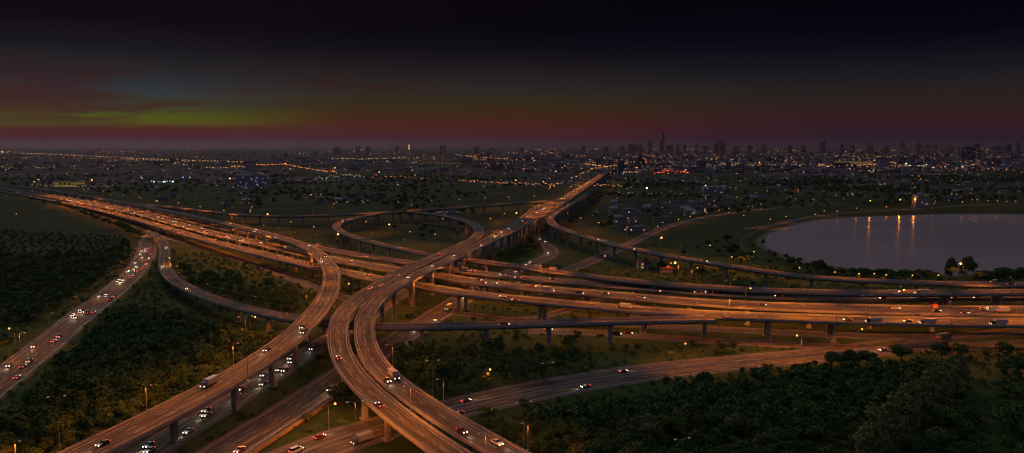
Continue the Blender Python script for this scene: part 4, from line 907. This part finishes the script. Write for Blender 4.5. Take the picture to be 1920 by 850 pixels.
# the rest of the woods and the far trees: one mass each
def mass(name, items, low=True, leafm='leaf_dark', label='', cat='woodland', kind='broad', seed=5):
    rs = np.random.default_rng(seed); parts = []
    src = TVlow[kind] if low else TV[kind]
    for x, y, s in items:
        V = src[rs.integers(len(src))]; t = rs.random() * 6.28; c, q = math.cos(t), math.sin(t)
        M = np.array([[c, q, 0], [-q, c, 0], [0, 0, 1]]) * s; parts.append(V @ M + np.array([x, y, 0]))
    V = np.vstack(parts); F_ = np.arange(len(V)).reshape(-1, 4); return tag(mesh_np(name, V, F_, [leafm]), label, cat, None, 'stuff')
mass('woodland', [(x, y, (0.48 + rs.random() * 0.42) if rs.random() < 0.88 else rs.uniform(0.95, 1.35)) for x, y, wn, lm in REST], True, 'leaf_dark', 'remaining tree crowns of the dark woods, merging into one canopy', 'woodland')
far_polys = [([(-50, 430), (240, 448), (245, 470), (0, 480), (-80, 470)], 7, 0.36), ([(-100, 330), (480, 330), (480, 385), (250, 372), (-100, 350)], 28, 1), ([(480, 330), (1050, 335), (1000, 370), (700, 392), (480, 398)], 22, 1), ([(1150, 340), (1920, 330), (1920, 378), (1500, 385), (1240, 425), (1150, 440), (1060, 420)], 17, 1), ([(640, 425), (880, 425), (860, 448), (760, 460), (660, 440)], 26, .8), ([(940, 470), (1030, 440), (1000, 480), (940, 490)], 9, .9), ([(-200, 290), (2100, 290), (2100, 330), (-200, 330)], 170, 1.3), ([(1040, 470), (1150, 460), (1240, 490), (1100, 512), (1045, 500)], 16, .6), ([(1240, 470), (1400, 450), (1440, 500), (1330, 500), (1240, 480)], 24, .7), ([(1440, 475), (1560, 512), (1920, 522), (1920, 538), (1700, 533), (1500, 524), (1440, 512)], 11, .55), ([(720, 380), (900, 400), (880, 412), (740, 406)], 14, .8), ([(440, 500), (600, 560), (620, 530), (480, 495)], 12, .5), ([(1580, 385), (1920, 376), (1920, 382), (1760, 388)], 14, .9), ([(1330, 380), (1500, 372), (1590, 390), (1450, 392)], 22, .8)]
it = []
for i, (px, dm, sc) in enumerate(far_polys):
    P = clear_of_roads(scatter(world_poly(px), dm, 40 + i), 5); P = P[in_view(P, 60)]; P = P[~in_poly(P, LKA)] if len(P) else P
    if len(P) and dm > 12: P = P[(np.sin(P[:, 0] / 95 + 2 * np.sin(P[:, 1] / 130)) * np.sin(P[:, 1] / 110 + 1.3 * np.sin(P[:, 0] / 170 + i)) + 0.25 * rng.normal(size=len(P))) > 0.12]
    it += [(x, y, sc * (0.7 + 0.7 * rs.random())) for x, y in P]
mass('distant_trees', it, True, 'leaf_dark', 'scattered dark hedgerow trees on the plain between roads and city', 'woodland', seed=8)
# undergrowth on the near verges
und = world_poly([(-150, 960), (-150, 480), (300, 470), (700, 500), (1440, 500), (2050, 560), (2050, 960)])
P = clear_of_roads(scatter(und, 5.2, 77), 2.0); P = P[in_view(P)]
P = P[rng.random(len(P)) < 0.75]
mass('undergrowth', [(x, y, 0.35 + 0.75 * rng.random() ** 2) for x, y in P], True, 'leaf_bright', 'low scrub and weeds covering the verges between the roads', 'undergrowth', 'bush', 9)

# ------------------------------------------------------------------ buildings
def house(p, w, d, h, rz, wall, roof, name, label, group=None, flat=False):
    m = MB(); m.mat(0); m.box((0, 0, h / 2 - 0.1), (w, d, h + 0.2))
    if flat: m.mat(1); m.box((0, 0, h + 0.35), (w + 0.5, d + 0.5, 0.5)); m.box((w * 0.2, 0, h + 1.4), (w * 0.25, d * 0.3, 1.8))
    else:
        m.mat(1); b = len(m.v); q = 0.4
        m.v += [(-w / 2 - q, -d / 2 - q, h), (w / 2 + q, -d / 2 - q, h), (w / 2 + q, d / 2 + q, h), (-w / 2 - q, d / 2 + q, h), (-w / 2 - q, 0, h + d * 0.32), (w / 2 + q, 0, h + d * 0.32)]
        for f in ((0, 1, 5, 4), (2, 3, 4, 5), (0, 4, 3), (1, 2, 5), (3, 2, 1, 0)): m.f.append(tuple(b + i for i in f)); m.m.append(1)
    o = m.build(name, [wall, roof]); o.location = p; o.rotation_euler = (0, 0, rz); return tag(o, label, 'building', group)
# houses of the near suburb, one object each
clusters = [('village right of the straight bridge', [(1150, 385), (1400, 375), (1330, 410), (1180, 440), (1120, 400)], 60, 26), ('hamlet beyond the level link road', [(590, 366), (720, 364), (730, 382), (600, 384)], 16, 22), ('suburb beyond the left highway', [(120, 340), (480, 345), (470, 400), (300, 380), (150, 355)], 26, 40), ('suburb under the skyline at centre', [(480, 318), (1060, 322), (1040, 350), (480, 345)], 60, 60), ('suburb north of the lake', [(1180, 330), (1920, 325), (1920, 375), (1560, 380), (1250, 372)], 90, 42)]
for ci, (cn_, px, cnt, dm) in enumerate(clusters):
    P = clear_of_roads(scatter(world_poly(px), dm, 60 + ci), 14); rs.shuffle(list(range(3)))
    P = P[rng.permutation(len(P))[:cnt]]
    for x, y in P:
        big = rs.random() < 0.15; w = rs.uniform(9, 16) * (2.2 if big else 1); fl = big or rs.random() < 0.3
        wall = rs.choice(['wall_plain', 'block_grey', 'block_pale', 'block_pale']); roof = rs.choice(['roof_dark', 'roof_dark', 'roof_red', 'roof_pale'])
        house((x, y, 0), w, rs.uniform(8, 12), rs.uniform(4, 9) * (1.2 if big else 1), rs.uniform(-0.4, 0.4), wall, roof, 'house', 'small %s roofed house in the %s' % ({'roof_dark': 'dark', 'roof_pale': 'pale', 'roof_red': 'red'}[roof], cn_), '%s roofed houses of the %s' % ({'roof_dark': 'dark', 'roof_pale': 'pale', 'roof_red': 'red'}[roof], cn_), fl)
def building(u, vb, vt, wpx, dep, wall, name, label, rz=0.0, roof='roof_dark', crown=None, lift=0):
    p = at(u, vb); h = HCAM - HCAM * (vt - 274) / (vb - 274) if vb > 276 else 100
    w = wpx * p.y / FPX
    root = empty(name, (p.x, p.y, 0), rz)
    m = MB(); m.box((0, dep / 2, h / 2), (w, dep, h)); m.build('wall', wall, root)
    m = MB(); m.box((0, dep / 2, h + 0.4), (w + 1, dep + 1, 0.8)); m.box((w * 0.15, dep / 2, h + 2.2), (w * 0.3, dep * 0.4, 3)); m.build('roof', roof, root)
    if crown: crown(root, w, dep, h)
    return tag(root, label, 'building')
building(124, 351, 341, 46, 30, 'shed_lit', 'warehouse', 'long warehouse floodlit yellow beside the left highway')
building(471, 354, 329, 56, 24, 'block_blue', 'apartment_block', 'blue grey slab of flats beyond the level link road', roof='roof_pale')
building(1730, 391, 366, 27, 14, 'block_pale', 'apartment_block', 'pale ribbed block standing on the far lake shore', roof='roof_pale')
building(1066, 347, 337, 19, 20, 'block_pale', 'office_building', 'small pale building with lit front left of the straight bridge')
building(1165, 328, 305, 11, 30, 'block_dark', 'tower_block', 'dark tower with sloping shoulders where the straight bridge ends')
building(1201, 316, 291, 14, 40, 'block_dark', 'tower_block', 'dark block behind the red lit signs near the bridge end')
building(840, 412, 400, 44, 20, 'block_pale', 'market_hall', 'long pale lit hall under the level link road', roof='roof_pale')
building(1208, 505, 494, 24, 8, 'block_pale', 'kiosk', 'pink lit kiosk beside the ground road under the lakeside ramp', roof='roof_red')
building(1250, 512, 504, 22, 7, 'wall_plain', 'shelter', 'low shelter right of the pink lit kiosk', roof='roof_red')
building(1340, 362, 351, 40, 30, 'block_blue', 'warehouse', 'long cold lit warehouse beyond the floodlit sports field', roof='roof_pale')
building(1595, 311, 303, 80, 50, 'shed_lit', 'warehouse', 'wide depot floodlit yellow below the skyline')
# skyline towers
SKY = [(1241, 277.5, 247, 7, 'super'), (1217, 277.5, 263, 7, 'point'), (1349, 282, 264, 20, 'step'), (1185, 279, 270, 14, 'flat'), (1199, 279, 271, 12, 'flat'), (632, 281.5, 276, 11, 'flat'), (671, 280, 274, 8, 'flat'), (690, 280, 274, 6, 'point'), (831, 280.5, 273, 12, 'flat'), (894, 280.5, 275, 9, 'flat'), (920, 282, 277.5, 10, 'flat'), (745, 280, 274, 7, 'flat'), (1093, 284, 275, 8, 'flat'), (1166, 281, 274, 8, 'flat'), (1255, 281, 272, 14, 'flat'), (1270, 281, 271, 6, 'flat'), (1283, 281, 272, 6, 'flat'), (1305, 281, 270, 6, 'point'), (1322, 281, 272, 9, 'flat'), (1432, 283, 272, 9, 'flat'), (1480, 282, 272, 7, 'flat'), (1541, 284, 265, 9, 'flat'), (1578, 283, 270, 6, 'flat'), (1630, 284, 266, 9, 'step'), (1691, 284, 267, 7, 'flat'), (1720, 286, 267, 9, 'flat'), (1738, 285, 271, 7, 'flat'), (1752, 285, 272, 8, 'flat'), (1830, 300, 270, 9, 'flat'), (1811, 303, 275, 24, 'flat'), (1868, 290, 274, 18, 'flat'), (1889, 288, 271, 10, 'flat'), (1908, 286, 264, 7, 'point'), (1505, 283, 273, 8, 'flat'), (1597, 284, 272, 7, 'flat'), (1660, 285, 273, 10, 'flat'), (1780, 286, 274, 12, 'flat'), (1405, 282, 273, 8, 'flat'), (1380, 282, 274, 10, 'flat'), (1135, 282, 275, 9, 'flat'), (976, 282, 277, 11, 'flat')]
NAMES = {0: 'by far the tallest tower of the skyline, tapering to a spire', 1: 'pointed tower just left of the tallest one', 2: 'broad dark stepped tower right of the tallest one', 28: 'taller twin of the dark pair below the right skyline', 29: 'wide dark slab, nearer than the right skyline'}
for i, (u, vb, vt, w, k) in enumerate(SKY):
    p = at(u, max(vb, 289)); Wm = w * p.y / FPX; top = HCAM - (vt - 274) * p.y / FPX
    root = empty('skyscraper' if i in NAMES else 'tower_block', (p.x, p.y, 0), 0); wl = 'block_dark'; D = min(Wm, 60)
    if k == 'super':
        m = MB(); m.box((0, 0, top * .4), (Wm * 1.15, D, top * .8), 0, .93); m.build('wall', wl, root); m = MB(); m.box((0, 0, top * .9), (Wm * .95, D * .8, top * .2), 0, .7); m.build('upper_storeys', wl, root); m = MB(); m.tube((0, 0, top), (0, 0, top * 1.14), 3, .6); m.build('spire', 'steel', root)
    elif k == 'point':
        m = MB(); m.box((0, 0, top * .42), (Wm, D, top * .84)); m.build('wall', wl, root); m = MB(); m.box((0, 0, top * .92), (Wm * .8, D * .8, top * .16), 0, .3); m.build('roof', 'roof_dark', root)
    elif k == 'step':
        m = MB(); m.box((0, 0, top * .42), (Wm, D, top * .84)); m.build('wall', wl, root); m = MB(); m.box((Wm * .05, 0, top * .91), (Wm * .6, D * .8, top * .18)); m.build('upper_storeys', wl, root)
    else:
        m = MB(); m.box((0, 0, top * .47), (Wm, D, top * .94)); m.build('wall', wl, root); m = MB(); m.box((Wm * .1, 0, top * .965), (Wm * .5, D * .5, top * .07)); m.build('roof', 'roof_dark', root)
    tag(root, NAMES.get(i, '%s plain block from the left along the far skyline' % nth(i)), 'building', 'towers of the skyline' if i not in NAMES else None)
# lit television tower
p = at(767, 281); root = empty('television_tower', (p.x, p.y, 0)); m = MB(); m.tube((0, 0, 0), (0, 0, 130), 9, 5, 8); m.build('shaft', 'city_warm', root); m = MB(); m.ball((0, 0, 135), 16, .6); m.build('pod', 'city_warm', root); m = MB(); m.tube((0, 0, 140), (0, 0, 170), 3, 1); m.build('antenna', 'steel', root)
tag(root, 'slim television tower lit warm on the horizon left of centre', 'tower')
# city mass to the horizon
m = MB(); rc = np.random.default_rng(21)
def city_pt():
    while True:
        u = rc.uniform(-60, 1980); v_ = 281 + 44 * rc.random() ** 1.5
        dens = 0.15 + 0.85 * min(1, max(0, (u - 850) / 350)); dens *= 1.0 if v_ < 315 else 0.5
        if rc.random() < dens: return u, v_
for _ in range(3600):
    u, v_ = city_pt(); p = at(u, v_); w = rc.uniform(14, 34) * (1 + p.y / 9000); h = rc.uniform(5, 13) + (rc.random() < 0.08) * rc.uniform(8, 32) * (1 if p.y > 3000 else 0.4)
    m.mat(0 if rc.random() < .7 else 1); m.box((p.x, p.y, h / 2), (w, w * rc.uniform(.4, 1), h), rc.uniform(0, 1.5))
tag(m.build('city_blocks', ['city_far', 'roof_pale']), 'low blocks of the far city packed up to the horizon', 'city', None, 'stuff')

# ------------------------------------------------------------------ far lamps
names = ['city_amber', 'city_warm', 'city_white', 'city_red', 'city_green', 'city_blue']
m = MB()
def light_at(u, v_, c, k=1.0, z=9):
    p = at(u, v_, z); r = (0.25 + p.y * 0.00026) * k; m.mat(c); b = len(m.v)
    m.v += [(p.x + r, p.y, z), (p.x, p.y + r, z), (p.x - r, p.y, z), (p.x, p.y - r, z), (p.x, p.y, z + r), (p.x, p.y, z - r)]
    for f in ((0, 1, 4), (1, 2, 4), (2, 3, 4), (3, 0, 4), (1, 0, 5), (2, 1, 5), (3, 2, 5), (0, 3, 5)): m.f.append(tuple(b + i for i in f)); m.m.append(c)
def line(pts, n, c, k=1.0, jit=0.4, mix=None):
    L = np.array(pts, float); d = np.r_[0, np.cumsum(np.hypot(*np.diff(L, axis=0).T))]
    for q in np.linspace(0, d[-1], n): light_at(np.interp(q, d, L[:, 0]) + rc.normal() * 1.2, np.interp(q, d, L[:, 1]) + rc.normal() * jit, c if mix is None or rc.random() < .7 else mix, k * rc.uniform(.6, 1.3))
line([(0, 286), (112, 290), (175, 293), (275, 298), (350, 301), (475, 304)], 150, 1, 1.1, .35, 0)
line([(120, 296), (350, 302), (370, 300)], 30, 0, 1.0); line([(375, 316), (460, 313), (440, 311)], 30, 0, 1.0, 1.0)
line([(480, 309), (535, 308), (560, 313), (600, 320), (632, 322)], 60, 0, 1.2, .4, 3); line([(620, 297), (680, 298), (730, 297), (760, 295)], 40, 1, 1.1)
line([(855, 290), (890, 294), (950, 298)], 34, 0, 1.1); line([(770, 304), (870, 307), (960, 307)], 30, 0); line([(590, 334), (640, 330), (680, 330)], 34, 1, .8, 2.0, 4)
line([(700, 332), (740, 330), (800, 334)], 16, 0, 1.0, 1.5, 3); line([(860, 338), (960, 344), (1040, 346)], 46, 0, 1.0, 1.0); line([(1030, 352), (1110, 318), (1130, 314)], 30, 0, 1.1, 1.0)
line([(1100, 308), (1140, 313), (1190, 303), (1185, 300)], 40, 0, 1.3, .8, 1); line([(1070, 349), (1150, 347), (1165, 350)], 30, 0, 1.0, 1.5, 1); line([(1165, 323), (1200, 322)], 20, 1, 1.0, 1.5)
line([(1230, 325), (1260, 320), (1290, 324)], 36, 3, 1.3, 1.3); line([(1195, 291), (1210, 298), (1212, 305)], 14, 3, 1.3, 1.0)
line([(1240, 312), (1440, 309), (1540, 308)], 80, 1, 1.0, .8, 0); line([(1535, 309), (1620, 310), (1640, 308)], 90, 0, 1.1, 1.4, 1); line([(1620, 304), (1700, 305)], 22, 0, 1.1, .8); line([(1695, 311), (1740, 310)], 26, 1, 1.2, .8, 4)
line([(1160, 362), (1210, 364), (1240, 363)], 10, 4, .5, .8); line([(285, 342), (330, 340)], 16, 2, 1.0, 1.2, 4); line([(1790, 315), (1820, 310)], 10, 2, 1.2)
line([(1000, 386), (1060, 378)], 6, 0, .5); line([(60, 347), (110, 349), (180, 350), (210, 349)], 22, 1, .8, .6, 0)
for (u, v_, c, k) in [(1213, 353, 4, 3.2), (1323, 348, 4, 1.8), (172, 338, 0, 3), (64, 341, 1, 2), (72, 337, 0, 2), (431, 335, 0, 3), (343, 333, 5, 2.4), (356, 333, 2, 2.2), (266, 334, 2, 2), (289, 341, 4, 2.4), (307, 341, 4, 2.2), (324, 341, 4, 2.4), (4, 285, 1, 3), (628, 315, 1, 2.6), (828, 328, 2, 2.2), (711, 323, 0, 2.4), (535, 307, 0, 2.6), (998, 298, 1, 2.4), (1327, 309, 1, 2.4), (1346, 306, 1, 3), (1366, 308, 1, 2.2), (1383, 307, 1, 2.2), (1424, 305, 0, 3), (1699, 307, 4, 2.8), (1772, 313, 2, 2.4), (1803, 310, 1, 2.2), (967, 338, 0, 2.4), (1019, 341, 0, 2), (778, 329, 0, 2)]: light_at(u, v_, c, k)
CC = [(rc.uniform(0, 1920), 280 + 40 * rc.random() ** 1.4) for _ in range(150)]
CC = [c for c in CC if rc.random() < (0.30 + 0.70 * min(1, max(0, (c[0] - 850) / 300)))]
for _ in range(3400):
    if rc.random() < 0.55:
        c = CC[rc.integers(len(CC))]; u = c[0] + rc.normal() * 22; v_ = c[1] + rc.normal() * 1.4
    else:
        u = rc.uniform(0, 1920); v_ = 278 + 58 * rc.random() ** 1.4
        if rc.random() > (0.22 + 0.6 * min(1, max(0, (u - 900) / 300)) if v_ < 312 else 0.25 + 0.2 * (u > 1150)): continue
    if v_ < 277 or (1180 < u and 312 < v_ < 318 and rc.random() < .6): continue
    light_at(u, v_, int(rc.choice([0, 1, 2, 3, 4], p=[.58, .26, .09, .05, .02])), rc.choice([.4, .6, .85, 1.3], p=[.38, .34, .20, .08]))
for _ in range(230):
    u = rc.uniform(1110, 1920); v_ = rc.uniform(335, 405) - max(0, (u - 1400)) * 0.04
    if v_ > 378 and u > 1430: continue
    light_at(u, v_, int(rc.choice([0, 1, 2], p=[.5, .25, .25])), rc.choice([.4, .6, .9]), 4)
for _ in range(90): light_at(rc.uniform(0, 1000), rc.uniform(325, 372), int(rc.choice([0, 1, 2])), rc.choice([.4, .6]), 4)
tag(m.build('city_lights', names), 'thousands of far street and window lights twinkling across the plain', 'city lights', None, 'stuff')

# ------------------------------------------------------------------ red banners on a mast
p = at(1750, 600, 12); root = empty('banner_mast', p); h = HCAM - 12 - (HCAM - 12) * (566 - 274) / (600 - 274)
m = MB(); m.tube((0, 0, 0), (0, 0, h), .22, .14); m.build('pole', 'steel', root)
for k, (x0, z0) in enumerate(((-2.6, h - 0.2), (-0.2, h - 1.6))):
    V, F_ = [], []
    for i in range(7):
        for j in range(2):
            for s_ in (0, 1): V.append((x0 - 0 + i * .36, .25 * math.sin(i * 1.1) + s_ * .05, z0 + 1.2 - j * 2.2 - i * .16))
    for i in range(6): b = i * 4; F_ += [(b, b + 4, b + 6, b + 2), (b + 1, b + 3, b + 7, b + 5)]
    mesh_np('banner', V, np.array(F_), ['flag_red'], root)
tag(root, 'mast with two red banners on the right part of the highway', 'banner mast')
print('roads', {k: len(r['S']) for k, r in RD.items()}, 'ind', len(IND), 'rest', len(REST), 'cars', len(CARS), 'lamps', len(LP), 'objs', len(bpy.data.objects), 'far', len(it), 'und', len(P))
